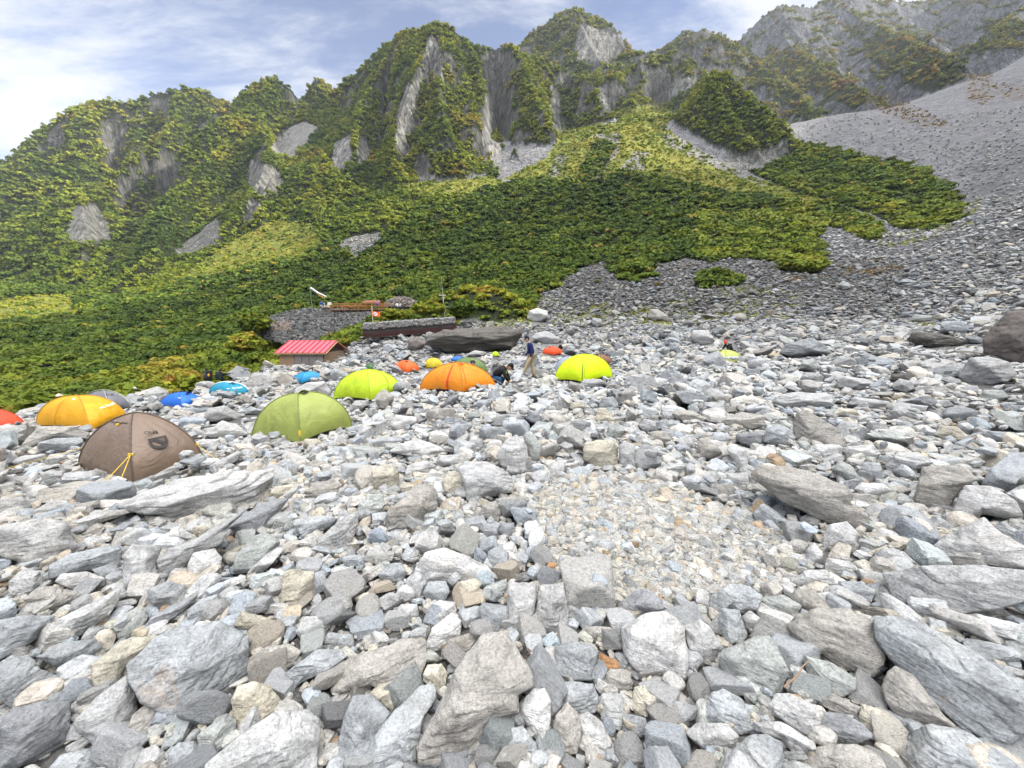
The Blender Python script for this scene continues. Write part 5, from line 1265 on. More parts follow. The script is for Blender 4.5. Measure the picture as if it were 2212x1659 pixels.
    if key == 'brown':
        p = guy(1, .30, .55, spread=-.30, rr=.0045); guy(1, .30, .50, spread=-.12, rr=.0045); guy(2, .22, .35); guy(0, .30, 1.3, spread=.2); guy(0, .05, .25, plain('orange_cord', (.8,.2,.05)))
        V, F = text_arrays('NEMO', .085); mb = MB(); D.decal(mb, V, F, 1, .44, .47, math.pi)
        a = np.linspace(-math.pi, 0, 18); w_ = .105
        out_ = np.array([(-w_, .075)] + [(w_*math.cos(q), w_*math.sin(q)*1.05-.01) for q in a] + [(w_, .075)]); inn = out_*np.array([.70, .62]) + np.array([0, .002])
        m_ = len(out_); ring = np.vstack([np.c_[out_, np.zeros(m_)], np.c_[inn, np.zeros(m_)]]); i = np.arange(m_); Fq = np.stack([i, (i+1) % m_, (i+1) % m_ + m_, i+m_], -1)
        D.decal(mb, ring, Fq, 1, .44, .35, -.06); D.decal(mb, np.array([(-.085,.06,0),(-.03,.06,0),(.085,-.035,0),(.03,-.055,0)]), np.array([[0, 1, 2, 3]]), 1, .44, .35, -.06)
        mb.build('logo', plain('dark_print', (.035,.032,.03)), root)
        # yellow tabs
        mb = MB(); mb.box(p, (.07, .02, .03)); mb.box(D.pole(2, .22), (.06, .02, .03)); mb.box(D.at(0, .55, .62, .02), (.03, .02, .03)); mb.build('toggle', M_yel, root)
        mb = MB(); t = np.linspace(.15, .85, 14); P = D.at(0, t, np.full(14, .66), .012); mb.tube(P, .007, 5); mb.build('seam', plain('dark_seam', (.07,.055,.045)), root)
    if key in ('gold', 'teal'):
        V, F = text_arrays('mont-bell', .115 if key == 'gold' else .16); mb = MB(); D.decal(mb, V, F, 1, .52 if key == 'gold' else .25, .42, .05, .02); mb.build('maker_tag', M_white, root)
    if key == 'gold':
        mb = MB(); p, e1, e2 = D.frame(0, .62, .74, .012); mb.add([p, p+e1*.08, p+e1*.08+e2*.05, p+e2*.05], [[0,1,2,3]]); mb.build('patch', M_white, root)
        mb = MB(); D.strip(mb, 0, .40, .415, .02, .8); mb.build('seam', plain('gold_seam', (.55,.25,.01)), root)
    if key == 'teal':
        # white rear half: a second fabric standing just behind the far poles
        D2 = Dome([np.array(c_)*1.0 + np.array([-.22, .35, 0]) for c_ in cs], H*1.05, seed+50); mb = MB(); D2.fabric(mb); mb.build('rear_canopy', cloth_mat('white_fabric', (.75,.76,.76)), root, True)
        vent((.01,.18,.30), 1, .28, .70, .13)
    if key == 'blue': vent((.01,.07,.36), 1, .75, .62, .15)
    if key == 'olive':
        vent((.22,.26,.06), 1, .36, .80, .11); mb = MB(); mb.box(D.pole(1, .12), (.03, .03, .12)); mb.build('toggle', M_yel, root); guy(0, .3, .5, M_pole); guy(2, .3, .4, M_pole)
    if key == 'orange':
        zipper((.62,.05,.02), 0, .66, .045, .0, .80); mb = MB(); D.strip(mb, 1, .06, .42, .80, .95, .012, 6); mb.build('vent', plain('red_vent', (.70,.06,.04)), root)
        mb = MB(); D.strip(mb, 1, .24, .38, .78, .86, .02, 4); mb.build('vent_opening', plain('deep_red', (.35,.02,.02)), root)
        mb = MB(); t = np.linspace(.02, .90, 18); P = D.at(1, np.full(18, .10), t, .012); mb.tube(P, .009, 5); mb.build('seam', plain('orange_seam', (.6,.16,.01)), root); guy(2, .3, .5, M_pole)
        mb = MB(); D.strip(mb, 1, .3, .5, -.02, .03, .03, 4); mb.build('hem_flap', plain('lime_flap', (.5,.75,.25)), root)
    if key in ('coral', 'scarlet', 'paleolive', 'tan'): vent(tuple(c_*.45 for c_ in col), 0 if key != 'coral' else 1, .45 if key != 'coral' else .2, .72, .10)
    if key == 'neon': zipper((.04,.05,.02), 0, .93, .022, .02, .80)
    if key == 'lime':
        mb = MB(); t = np.linspace(0, .75, 12); P = D.at(1, .45+.25*np.sin(t*2.2), t, .012); mb.tube(P, .010, 5); mb.build('seam', plain('lime_seam', (.32,.45,.02)), root)
    if key == 'greydome':
        for sgn in (0, 1):
            mb = MB(); t = np.linspace(0, 1, 16); P = np.vstack([D.pole(sgn, t), D.pole(sgn+2, t[::-1][1:])]); P[:, 2] *= 1.10; P[:, :2] *= 1.05; mb.tube(P, .010, 6); mb.build('outer_pole', M_pole, root, True)
        mb = MB(); D.strip(mb, 1, .05, .6, .62, .70, .01, 4); mb.build('vent', M_dark, root)
    if key == 'paleolive': guy(2, .3, .45, M_yel); guy(1, .15, .2, M_yel)
    if key == 'yellow':
        mb = MB(); D.strip(mb, 0, .2, .9, .80, .84, .01, 4); mb.build('seam', plain('yellow_seam', (.5,.36,.02)), root)
    return root, D, zc
tents = {}
for q, s_ in enumerate(TENTS): tents[s_[0]] = make_tent(s_, 300+q)

# ------------------------------------------------------------------ people
M_skin = plain('skin', (.50,.30,.21), .55, 0, .06, 20); M_hair = plain('hair', (.015,.012,.01), .6)
def skin_obj(name, nodes, edges, root, mat, parent, sub=1):
    me = bpy.data.meshes.new(name); me.from_pydata([n_[0] for n_ in nodes], edges, []); o = bpy.data.objects.new(name, me); COL.objects.link(o)
    sk = o.modifiers.new('skin', 'SKIN'); sk.use_smooth_shade = True
    for k, v in enumerate(me.skin_vertices[0].data):
        rr = nodes[k][1]; v.radius = rr if isinstance(rr, tuple) else (rr, rr); v.use_root = (k == root)
    ss = o.modifiers.new('sub', 'SUBSURF'); ss.levels = sub; ss.render_levels = sub
    bpy.context.view_layer.update()
    m2 = bpy.data.meshes.new_from_object(o.evaluated_get(bpy.context.evaluated_depsgraph_get())); m2.name = name
    bpy.data.objects.remove(o); m2.materials.clear(); m2.materials.append(mat)
    return m2
def v3(*a): return np.array(a, float)
def hand_nodes(nodes, edges, iw, wrist, hdir, side, palm=.085):
    """palm, thumb and four fingers of their own, curled a little"""
    hdir = hdir/np.linalg.norm(hdir); s = np.cross(hdir, side); s /= np.linalg.norm(s)+1e-9; nrm = np.cross(s, hdir)
    nodes.append((tuple(wrist+hdir*palm*.55), (.036, .020))); ip = len(nodes)-1; edges.append((iw, ip))
    for k, ln in enumerate((.068, .078, .072, .056)):
        o = (k-1.5)*.021; b0 = wrist+hdir*palm+s*o; j = ip
        for q, (fr, cu) in enumerate(((.0, 0), (.5, .012), (1., .034))):
            nodes.append((tuple(b0+hdir*ln*fr+nrm*cu), .0095-.001*q)); edges.append((j, len(nodes)-1)); j = len(nodes)-1
    b0 = wrist+hdir*.03+s*-.035; j = ip
    for q, fr in enumerate((.0, .55, 1.)):
        nodes.append((tuple(b0+(-s*.6+hdir*.8)*.055*fr+nrm*.012*fr), .0115-.0012*q)); edges.append((j, len(nodes)-1)); j = len(nodes)-1
def make_person(loc, J, look, lab, jacket, trousers, shoes=(.02,.02,.02), cap=None, hair=True, rz=0., scale=1., brim=True, group='people at the camp'):
    """J: pelvis, chest, neck, head + per side (s=0 near the camera, 1 far) shoulder, elbow, wrist, hip, knee, ankle, toe. look: face direction"""
    root = empty('person', loc, rz, lab, 'person', group); root.scale = (scale,)*3
    g = {k: v3(*v) if not isinstance(v, list) else [v3(*q) for q in v] for k, v in J.items()}; look = v3(*look); look /= np.linalg.norm(look)
    nodes = [(tuple(g['pelvis']), (.10, .08)), (tuple((g['pelvis']+g['chest'])/2), (.09, .075)), (tuple(g['chest']), (.10, .08)), (tuple(g['neck']), .05), (tuple((g['neck']*.5+g['head']*.5)), .052)]
    edges = [(0, 1), (1, 2), (2, 3), (3, 4)]
    for s in (0, 1):
        i = len(nodes); sh, el, wr = g['shoulder'][s], g['elbow'][s], g['wrist'][s]
        nodes += [(tuple(sh), .045), (tuple(sh*.45+el*.55), .038), (tuple(el), .034), (tuple(el*.5+wr*.5), .030), (tuple(wr), .024)]
        edges += [(2, i), (i, i+1), (i+1, i+2), (i+2, i+3), (i+3, i+4)]
        hd = g['hand'][s] if 'hand' in g else (wr-el); hand_nodes(nodes, edges, i+4, wr, hd, look + v3(.01, .02, .3))
        i = len(nodes); hp, kn, an, to = g['hip'][s], g['knee'][s], g['ankle'][s], g['toe'][s]
        nodes += [(tuple(hp), .070), (tuple(hp*.5+kn*.5), .064), (tuple(kn), .050), (tuple(kn*.55+an*.45), .046), (tuple(an), .038), (tuple(to), .032)]
        edges += [(0, i), (i, i+1), (i+1, i+2), (i+2, i+3), (i+3, i+4), (i+4, i+5)]
    me = skin_obj('body', nodes, edges, 0, M_skin, root)
    # head grown on the neck
    V = np.array([v.co[:] for v in me.vertices]); F = [list(p.vertices) for p in me.polygons]
    HV, HF = ICO[4]; up = v3(0, 0, 1) - look*look[2]; up /= np.linalg.norm(up)+1e-9; rt = np.cross(look, up)
    a, b_, c_ = HV @ np.array([1, 0, 0]), HV @ np.array([0, 1, 0]), HV[:, 2]     # a: right, b: forward, c: up
    X = a*.074*(1-.16*np.clip(-c_, 0, 1)); Yf = b_*.094*(1-.12*np.clip(-c_, 0, 1)); Z = c_*.118
    f = b_ > 0
    Yf = Yf + f*(np.exp(-((a/.16)**2 + ((c_+.12)/.18)**2))*.022)                # nose
    Yf = Yf - f*(np.exp(-(((np.abs(a)-.38)/.16)**2 + ((c_-.08)/.13)**2))*.010)  # eye sockets
    Yf = Yf + f*(np.exp(-((a/.3)**2 + ((c_+.48)/.08)**2))*.005) - f*(np.exp(-((a/.34)**2 + ((c_+.40)/.035)**2))*.006)
    X = X + np.sign(a)*(np.exp(-(((b_+.05)/.16)**2 + ((c_+.02)/.22)**2))*.012)     # ears
    H_ = g['head'] + X[:, None]*rt + Yf[:, None]*look + Z[:, None]*up
    n0 = len(V); mb = bpy.data.meshes.new('body'); mb.from_pydata([tuple(v) for v in np.vstack([V, H_])], [], F + [[int(q)+n0 for q in f_] for f_ in HF]); mb.materials.append(M_skin)
    mb.polygons.foreach_set('use_smooth', np.ones(len(mb.polygons), bool)); link('body', mb, root)
    e = MB()
    for sg in (-1, 1):
        EV, EF = ICO[2]; e.add(EV*.010 + g['head'] + rt*.030*sg + look*.078 + up*.010, EF)
    e.build('eyes', M_hair, root)
    # clothes
    jm = cloth_mat('jacket_cloth', jacket, .75, .25, trans=0, wr=.5); tm = cloth_mat('trouser_cloth', trousers, .85, .2, trans=0, wr=.5); shm = plain('shoe', shoes, .6)
    nodes = [(tuple(g['pelvis'] + (g['chest']-g['pelvis'])*.02), (.175, .15)), (tuple((g['pelvis']+g['chest'])/2), (.185, .155)), (tuple(g['chest']), (.195, .155)), (tuple(g['neck']*.85+g['chest']*.15), .085)]
    edges = [(0, 1), (1, 2), (2, 3)]
    for s in (0, 1):
        i = len(nodes); sh, el, wr = g['shoulder'][s], g['elbow'][s], g['wrist'][s]
        nodes += [(tuple(sh), .080), (tuple(sh*.45+el*.55), .064), (tuple(el), .058), (tuple(el*.5+wr*.5), .052), (tuple(wr), .044)]
        edges += [(2, i), (i, i+1), (i+1, i+2), (i+2, i+3), (i+3, i+4)]
    link('jacket', skin_obj('jacket', nodes, edges, 0, jm, root), root)
    nodes = [(tuple(g['pelvis']), (.150, .120))]; edges = []
    for s in (0, 1):
        i = len(nodes); hp, kn, an = g['hip'][s], g['knee'][s], g['ankle'][s]
        nodes += [(tuple(hp), .105), (tuple(hp*.5+kn*.5), .092), (tuple(kn), .075), (tuple(kn*.5+an*.5), .070), (tuple(an*.93+kn*.07), .062)]
        edges += [(0, i), (i, i+1), (i+1, i+2), (i+2, i+3), (i+3, i+4)]
    link('trousers', skin_obj('trousers', nodes, edges, 0, tm, root), root)
    for s in (0, 1):
        an, to = g['ankle'][s], g['toe'][s]; d = to-an
        nodes = [(tuple(an+v3(0, 0, .05)), .055), (tuple(an-d*.25), (.05, .05)), (tuple(an+d*.5), (.055, .048)), (tuple(to), (.048, .036))]
        link('shoe', skin_obj('shoe', nodes, [(0, 1), (1, 2), (2, 3)], 1, shm, root), root)
    HV, HF = ICO[3]
    if hair:
        keep = (HV[:, 2] > .05) | (HV[:, 1] < -.15); 
        X = HV*np.array([.083, .100, .124]); k = np.where(HV[:, 1] > .35, .90, 1.0)*np.where((HV[:, 2] < -.35), .8, 1.0); X = X*k[:, None]
        Fk = [f_ for f_ in HF if keep[f_].all()]; m_ = MB(); m_.add(g['head'] + X[:, :1]*rt + X[:, 1:2]*look + X[:, 2:]*up, Fk); m_.build('hair', M_hair, root, True)
    if cap is not None:
        cm = cloth_mat('cap_cloth', cap, .8, .2, trans=0); keep = HV[:, 2] > .12; X = HV*np.array([.092, .108, .135]); Fk = [f_ for f_ in HF if keep[f_].all()]
        m_ = MB(); m_.add(g['head'] + up*.012 + X[:, :1]*rt + X[:, 1:2]*look + X[:, 2:]*up, Fk)
        cobj = m_.build('cap', cm, root, True)
        if brim:
            m_ = MB(); a = np.linspace(-1.1, 1.1, 11); P1 = g['head'] + up*.035 + (np.sin(a)*.088)[:, None]*rt + (np.cos(a)*.100)[:, None]*look
            P2 = g['head'] + up*.022 + (np.sin(a)*.085)[:, None]*rt + (.060+np.cos(a)*.115)[:, None]*look; i = np.arange(10)
            m_.add(np.vstack([P1, P2, P1+up*.006, P2+up*.006]), np.vstack([np.stack([i, i+1, i+12, i+11], -1), np.stack([i+22, i+33, i+34, i+23], -1)])); m_.build('brim', cm, cobj)
    return root
def stand(face=(0, 1, 0), lean=0., arms='down', bend=0.):
    """upright pose facing +Y, later turned by rz"""
    J = dict(pelvis=(0, 0, .93), chest=(0, .03+bend*.25, 1.28-bend*.05), neck=(0, .05+bend*.42, 1.46-bend*.14), head=(0, .08+bend*.52, 1.60-bend*.18),
        shoulder=[(-.17, .03+bend*.36, 1.40-bend*.12), (.17, .03+bend*.36, 1.40-bend*.12)], elbow=[(-.24, .02+bend*.35, 1.12-bend*.1), (.24, .02+bend*.35, 1.12-bend*.1)],
        wrist=[(-.22, .14+bend*.4, .90-bend*.05), (.22, .14+bend*.4, .90-bend*.05)], hip=[(-.09, 0, .90), (.09, 0, .90)], knee=[(-.10, .04, .50), (.11, .02, .50)], ankle=[(-.10, 0, .08), (.12, -.03, .08)], toe=[(-.11, .15, .03), (.14, .12, .03)])
    if arms == 'point': J['elbow'][1] = (.42, .05, 1.36); J['wrist'][1] = (.66, .08, 1.40)
    if arms == 'front':
        for s, q in ((0, -1), (1, 1)): J['elbow'][s] = (.22*q, .16+bend*.35, 1.14-bend*.1); J['wrist'][s] = (.08*q, .36+bend*.4, 1.10-bend*.15)
    if arms == 'sit':
        for s, q in ((0, -1), (1, 1)):
            J['knee'][s] = (.12*q, .42, .95); J['ankle'][s] = (.12*q, .45, .52); J['toe'][s] = (.12*q, .62, .48); J['elbow'][s] = (.22*q, .12, 1.12); J['wrist'][s] = (.12*q, .34, 1.05)
    return J
def put(px, py, Y=None):
    p = ground_hit(px, py) if Y is None else pt(px, py, Y); return p
# walker in mid-stride, heading left
p = pt(1146, 817, 15.6); s0 = 1.0
J = dict(pelvis=(.03, 0, .93), chest=(-.02, 0, 1.27), neck=(-.08, 0, 1.46), head=(-.15, 0, 1.585), shoulder=[(-.03, -.17, 1.39), (-.03, .17, 1.39)],
    elbow=[(.03, -.22, 1.11), (-.06, .21, 1.12)], wrist=[(-.02, -.22, .86), (-.20, .18, .90)], hip=[(.03, -.09, .90), (.03, .09, .90)], knee=[(-.16, -.09, .52), (.06, .10, .50)],
    ankle=[(-.36, -.08, .13), (.15, .10, .09)], toe=[(-.54, -.08, .10), (.05, .10, .04)])
make_person(tuple(p), J, (-.95, -.12, -.22), 'person in a navy jacket, khaki trousers and black cap striding left', (.010,.016,.085), (.42,.34,.22), (.02,.02,.02), (.012,.012,.03))
# crouching beside the orange tent
p = pt(1068, 842, 12.2); p[2] -= .02
J = dict(pelvis=(.0, 0, .42), chest=(.20, 0, .70), neck=(.38, -.02, .78), head=(.50, -.04, .76), shoulder=[(.30, -.17, .66), (.32, .15, .68)],
    elbow=[(.38, -.22, .42), (.44, .12, .44)], wrist=[(.46, -.10, .30), (.50, .02, .30)], hip=[(.02, -.10, .38), (.02, .10, .38)], knee=[(.20, -.30, .42), (.30, .22, .36)],
    ankle=[(.10, -.26, .07), (.12, .20, .07)], toe=[(.26, -.28, .03), (.28, .22, .03)], hand=[(.5, .3, -.4), (.4, -.3, -.4)])
cr = make_person(tuple(p), J, (.62, -.25, -.74), 'person in a black jacket and jeans crouching right beside the large orange tent', (.012,.012,.014), (.02,.06,.13), (.015,.015,.015), (.012,.012,.013))
mb = MB(); mb.tube([(.30, -.10, .70), (.36, -.16, .58), (.34, -.15, .44)], [.05, .045, .03], 8); mb.build('scarf', cloth_mat('lime_cloth', (.35,.60,.06), trans=0), cr, True)
def behind(px, py_head, Y, J, look, *a, **k):
    """stand a person so the head reads at the given place"""
    q = pt(px, py_head, Y); sc_ = k.get('scale', 1.); rz = k.get('rz', 0.); h = np.array(J['head'])*sc_
    hx = h[0]*math.cos(rz) - h[1]*math.sin(rz); hy = h[0]*math.sin(rz) + h[1]*math.cos(rz)
    return make_person((q[0]-hx, q[1]-hy, q[2]-h[2]), J, look, *a, **k)
behind(1568, 739, 23.0, stand(bend=.75, arms='front'), (0, .8, -.6), 'person in a red cap and black jacket bending behind the small pale olive tent', (.012,.016,.022), (.02,.02,.025), cap=(.70,.05,.03), rz=math.pi/2+.3)
behind(128, 859, 13.2, stand(), (0, .95, -.1), 'person in a beige cap and bright blue jacket behind the golden tent', (.03,.38,.55), (.03,.04,.08), cap=(.52,.45,.33), rz=.25, brim=False)
def backpack(root, sc_, col, lab, wid=.34, hgt=.62):
    m_, mb = cloth_mat('pack_cloth', col, .8, trans=0), MB()
    V, F = ICO[3]; k = 4.; s_ = (np.abs(V)**k).sum(1)**(-1/k); X = V*s_[:, None]*np.array([wid/2, .15, hgt/2]); r_ = empty('backpack', (0, 0, 0), 0, lab, 'backpack', 'packs carried by the hikers')
    loc = root.matrix_basis @ Vector((0, -.24, 1.22)); r_.location = loc; r_.rotation_euler = root.rotation_euler
    mb.add(X, F).build('bag', m_, r_, True)
    mb = MB(); mb.add(V*s_[:, None]*np.array([wid*.52, .12, .09]) + v3(0, 0, hgt*.46), F); mb.build('lid', m_, r_, True)
    for q in (-1, 1):
        mb = MB(); mb.tube([(q*.10, .12, .26), (q*.13, .30, .20), (q*.14, .36, .0), (q*.13, .22, -.18), (q*.12, .12, -.2)], .018, 6); mb.build('strap', M_dark, r_, True)
    return r_
a = behind(446, 800, 27, stand(), (0, 1, 0), 'hiker in grey with a big black pack left of the teal tent', (.09,.10,.11), (.012,.012,.014), cap=(.015,.015,.02), rz=math.pi/2-.5)
bpy.context.view_layer.update()
pk = backpack(a, 1, (.012,.012,.014), 'big black backpack with an orange pouch on the hiker in grey'); mb = MB(); V, F = ICO[3]; mb.add(V*np.array([.07,.05,.10]) + v3(-.10,-.15,.08), F); mb.build('pouch', cloth_mat('orange_pouch', (.8,.32,.03), trans=0), pk, True)
a = behind(476, 801, 28, stand(arms='point'), (.3, 1, 0), 'hiker in dark clothes pointing right behind the teal tent', (.012,.018,.03), (.012,.012,.014), cap=(.02,.02,.03), rz=.2)
bpy.context.view_layer.update(); backpack(a, 1, (.02,.03,.035), 'dark backpack on the pointing hiker')
behind(1208, 741, 36, stand(bend=.35, arms='front'), (-.2, .6, -.5), 'person in a black shirt behind the small scarlet tent', (.014,.013,.014), (.02,.02,.02), rz=math.pi/2, hair=True)
behind(1020, 785, 12.6, stand(bend=.7, arms='front'), (0, .6, -.8), 'dark-haired person bending between the moss green and orange tents', (.03,.05,.15), (.02,.02,.03), rz=-1.2)

# ------------------------------------------------------------------ hut with the red roof
def P3_(px, py, Y): return pt(px, py, Y)
hx0, hy0 = P3_(592, 763, 34)[0], 34.
root = empty('hut', (hx0+2.3, hy0+2.4, -4.3), 0, 'small wooden hut with a red metal roof at the edge of the stone field', 'hut')
def lo(x, y, z): return (x-2.3, y-2.4, z+4.3)
Lx = 4.55; ez, rz_ = -2.15, -1.20
m_roof = plain('red_metal_roof', (.55,.10,.13), .45, .1, .10, 3, .5); m_plank = None
m_plank, t, b = new_mat('hut_planks'); tcn = t.nodes.new('ShaderNodeTexCoord'); sx = t.nodes.new('ShaderNodeSeparateXYZ'); t.links.new(tcn.outputs['Object'], sx.inputs[0])
fr = math_node(t, 'FRACT', math_node(t, 'MULTIPLY', sx.outputs[2], 6.)); gp = ramp(t, fr, [(.0, .35), (.10, 1.), (.95, 1.), (1., .5)])
mp2 = t.nodes.new('ShaderNodeMapping'); mp2.inputs['Scale'].default_value = (1, 1, 14); t.links.new(tcn.outputs['Object'], mp2.inputs[0])
kk2 = ramp(t, nz(t, mp2.outputs[0], 2.5, 5, .6), [(.3, .75), (.7, 1.2)]); t.links.new(mixc(t, 1., mixc(t, 1., (.28,.19,.115), kk2, 'MULTIPLY'), gp, 'MULTIPLY'), b.inputs['Base Color'])
mb = MB(); mb.box(lo(Lx/2, .35, -3.2), (Lx-.5, .08, 2.2)); mb.box(lo(.29, 2.4, -3.2), (.08, 4.0, 2.2)); mb.box(lo(Lx-.29, 2.4, -3.2), (.08, 4.0, 2.2)); mb.box(lo(Lx/2, 4.45, -3.2), (Lx-.5, .08, 2.2)); mb.build('wall', m_plank, root)
g_ = MB()
for xx in (.29, Lx-.29):
    g_.add(np.array([lo(xx-.04, .4, -2.1), lo(xx-.04, 4.4, -2.1), lo(xx-.04, 2.4, -1.32), lo(xx+.04, .4, -2.1), lo(xx+.04, 4.4, -2.1), lo(xx+.04, 2.4, -1.32)]), [[0, 1, 2], [5, 4, 3]])
g_.build('gable', plain('dark_gable_wood', (.045,.03,.02)), root)
mb = MB(); mb.box(lo(2.85, .29, -3.15), (2.6, .05, 1.7)); dr = mb.build('sliding_door', plain('grey_weathered_wood', (.20,.185,.175), .85, 0, .2, 12), root)
mb = MB(); [mb.box(lo(1.6+q*.65, .255, -3.15), (.03, .02, 1.7)) for q in range(5)]; mb.build('batten', plain('dark_wood', (.07,.05,.04)), dr)
for nm, ya, za, yb, zb in (('roof', 0., ez, 2.4, rz_), ('roof', 4.8, ez, 2.4, rz_)):
    d = v3(0, yb-ya, zb-za); d /= np.linalg.norm(d); n_v = np.cross(v3(1, 0, 0), d); n_v = n_v if n_v[2] > 0 else -n_v
    mb = MB(); A = [v3(*lo(0, ya, za)), v3(*lo(Lx, ya, za)), v3(*lo(Lx, yb, zb)), v3(*lo(0, yb, zb))]
    V = A + [q+n_v*.05 for q in A]; mb.add(V, [[3,2,1,0],[4,5,6,7],[0,1,5,4],[1,2,6,5],[2,3,7,6],[3,0,4,7]]); rf = mb.build('roof', m_roof, root)
    mb = MB()
    for q in range(10):
        x = .05 + q*(Lx-.10)/9; mb.tube([v3(*lo(x, ya, za))+n_v*.06, v3(*lo(x, yb, zb))+n_v*.06], .045, 6)
    mb.build('roof_seam', plain('roof_seam_red', (.28,.012,.025), .45), rf)
mb = MB(); mb.tube([lo(-.03, 2.4, rz_+.06), lo(Lx+.03, 2.4, rz_+.06)], .05, 6); mb.build('ridge_cap', m_roof, root)
mb = MB()
for ya in (0., 4.8): mb.tube([lo(Lx+.02, ya, ez-.03), lo(Lx+.02, 2.4, rz_-.03)], .055, 4)
mb.box(lo(Lx/2, .03, ez-.05), (Lx, .05, .10)); mb.build('bargeboard', plain('light_board', (.42,.27,.14)), root)

# ------------------------------------------------------------------ walls and mounds of packed stone
def packed(name, rs, P, R, tint, parent, mat=m_stone, flat=.8):
    n = len(P); E_ = np.stack([rs.normal(size=n)*.5, rs.normal(size=n)*.5, rs.uniform(0, 6.28, n)], 1)
    o = bake_stones(name, rs, P, R, E_, tint, np.full(n, 2), mat, np.stack([rs.uniform(.85, 1.2, n), rs.uniform(.85, 1.2, n), rs.uniform(.9, 1.4, n)*flat/.8], 1)); o.parent = parent; return o
# gabion wall with red steel beams
A = pt(786, 722, 42.5); B = pt(983, 707, 46.0); dx = B-A; LN = np.linalg.norm(dx[:2]); ang = math.atan2(dx[1], dx[0]); slope = dx[2]/LN
root = empty('stone_wall', tuple(A), ang, 'long low wall of packed grey stones resting on dark red steel beams', 'wall')
rs = RS(41); n = 1500; x = rs.uniform(0, LN, n); y = rs.uniform(0, 1.6, n); top = rs.rand(n) < .5
z = np.where(top, 1.12, rs.uniform(.52, 1.12, n)); y = np.where(top, y, .03*rs.rand(n)); P = np.stack([x, y, z + x*slope], 1)
mb = MB(); mb.box((LN/2, .85, .55), (LN-.1, 1.5, .95), [[1, 0, 0], [0, 1, 0], [slope, 0, 1]]); mb.build('core', plain('rubble_core', (.06,.06,.06)), root)
packed('packed_stones', rs, P, rs.uniform(.09, .17, n), stone_tints(rs, n)*.72, root)
for k in range(3):
    mb = MB(); zz = .05+.19*k
    for q in (.05, ): mb.box((LN/2, -.06, zz), (LN+.3, .14, .12), [[1, 0, 0], [0, 1, 0], [slope, 0, 1]])
    mb.build('steel_beam', M_steel, root)
for k in range(7):
    mb = MB(); xx = k*LN/6; mb.box((xx, -.16, .26 + xx*slope), (.12, .08, .70)); mb.build('steel_post', M_steel, root)
mb = MB(); [mb.box((LN+.05, .3+.4*q, .25 + LN*slope), (.15, .15, .75)) for q in range(4)]; [mb.box((-.05, .8, .10+.19*q), (.14, 1.7, .12)) for q in range(3)]; mb.build('end_beam', M_steel, root)
# stone embankment under the terrace
topl = [(545,712,60),(556,700,60.5),(570,692,61),(607,677,62.5),(660,667,64),(714,668,65),(760,669,66),(806,673,66.5)]
botl = [(545,714,59.5),(560,722,58),(575,730,57),(612,738,56),(655,741,56),(690,737,57),(735,722,59.5),(806,682,64)]
T_ = np.array([pt(*q) for q in topl]); Bt = np.array([pt(*q) for q in botl]); Cn = T_.mean(0)
root = empty('stone_embankment', tuple(Cn), 0, 'high embankment of dark packed stones carrying the wooden terrace', 'wall')
def loft(u, v):
    u = np.asarray(u); i = np.clip((u*7).astype(int), 0, 6); f = (u*7-i)[..., None]; t_ = T_[i]*(1-f)+T_[i+1]*f; b_ = Bt[i]*(1-f)+Bt[i+1]*f
    P = t_*(1-v[..., None]) + b_*v[..., None]; bul = np.sin(np.pi*v)*1.2*np.sin(np.pi*u); P[..., 1] -= bul; return P - Cn
u, v = np.meshgrid(np.linspace(0, 1, 40), np.linspace(0, 1.08, 16)); Vg = loft(u, v).reshape(-1, 3); i = np.arange(len(Vg)).reshape(u.shape)
mb = MB(); mb.add(Vg, np.stack([i[:-1,:-1], i[1:,:-1], i[1:,1:], i[:-1,1:]], -1).reshape(-1, 4))
back = np.array([q - Cn + v3(0, 9, -.1) for q in T_]); mb.add(np.vstack([T_-Cn, back]), [[q, q+1, q+9, q+8] for q in range(7)]); mb.build('core', plain('rubble_core', (.05,.05,.05)), root)
rs = RS(43); n = 5200; u = rs.rand(n); v = rs.rand(n)*1.05; P = loft(u, v); wdt = np.linalg.norm((T_-Bt), axis=1); keep = rs.rand(n) < np.clip(np.interp(u, np.linspace(0, 1, 8), wdt)/4.5, .12, 1)
n2_ = 900; u2 = rs.rand(n2_); P2 = loft(u2, np.zeros(n2_)) + np.stack([rs.normal(size=n2_)*.1, rs.uniform(0, 5, n2_), np.zeros(n2_)], 1)
P = np.vstack([P[keep], P2]); tt = stone_tints(rs, len(P), .0)*rs.uniform(.12, .42, (len(P), 1)); ub = np.r_[u[keep], u2]; vb = np.r_[v[keep], np.zeros(n2_)]
brn = (ub < .52) & (vb > .38) & (vb < .66); tt[brn] = np.array([.17,.14,.12])*rs.uniform(.7, 1.3, (brn.sum(), 1))
packed('packed_stones', rs, P, rs.uniform(.14, .34, len(P)), tt, root)
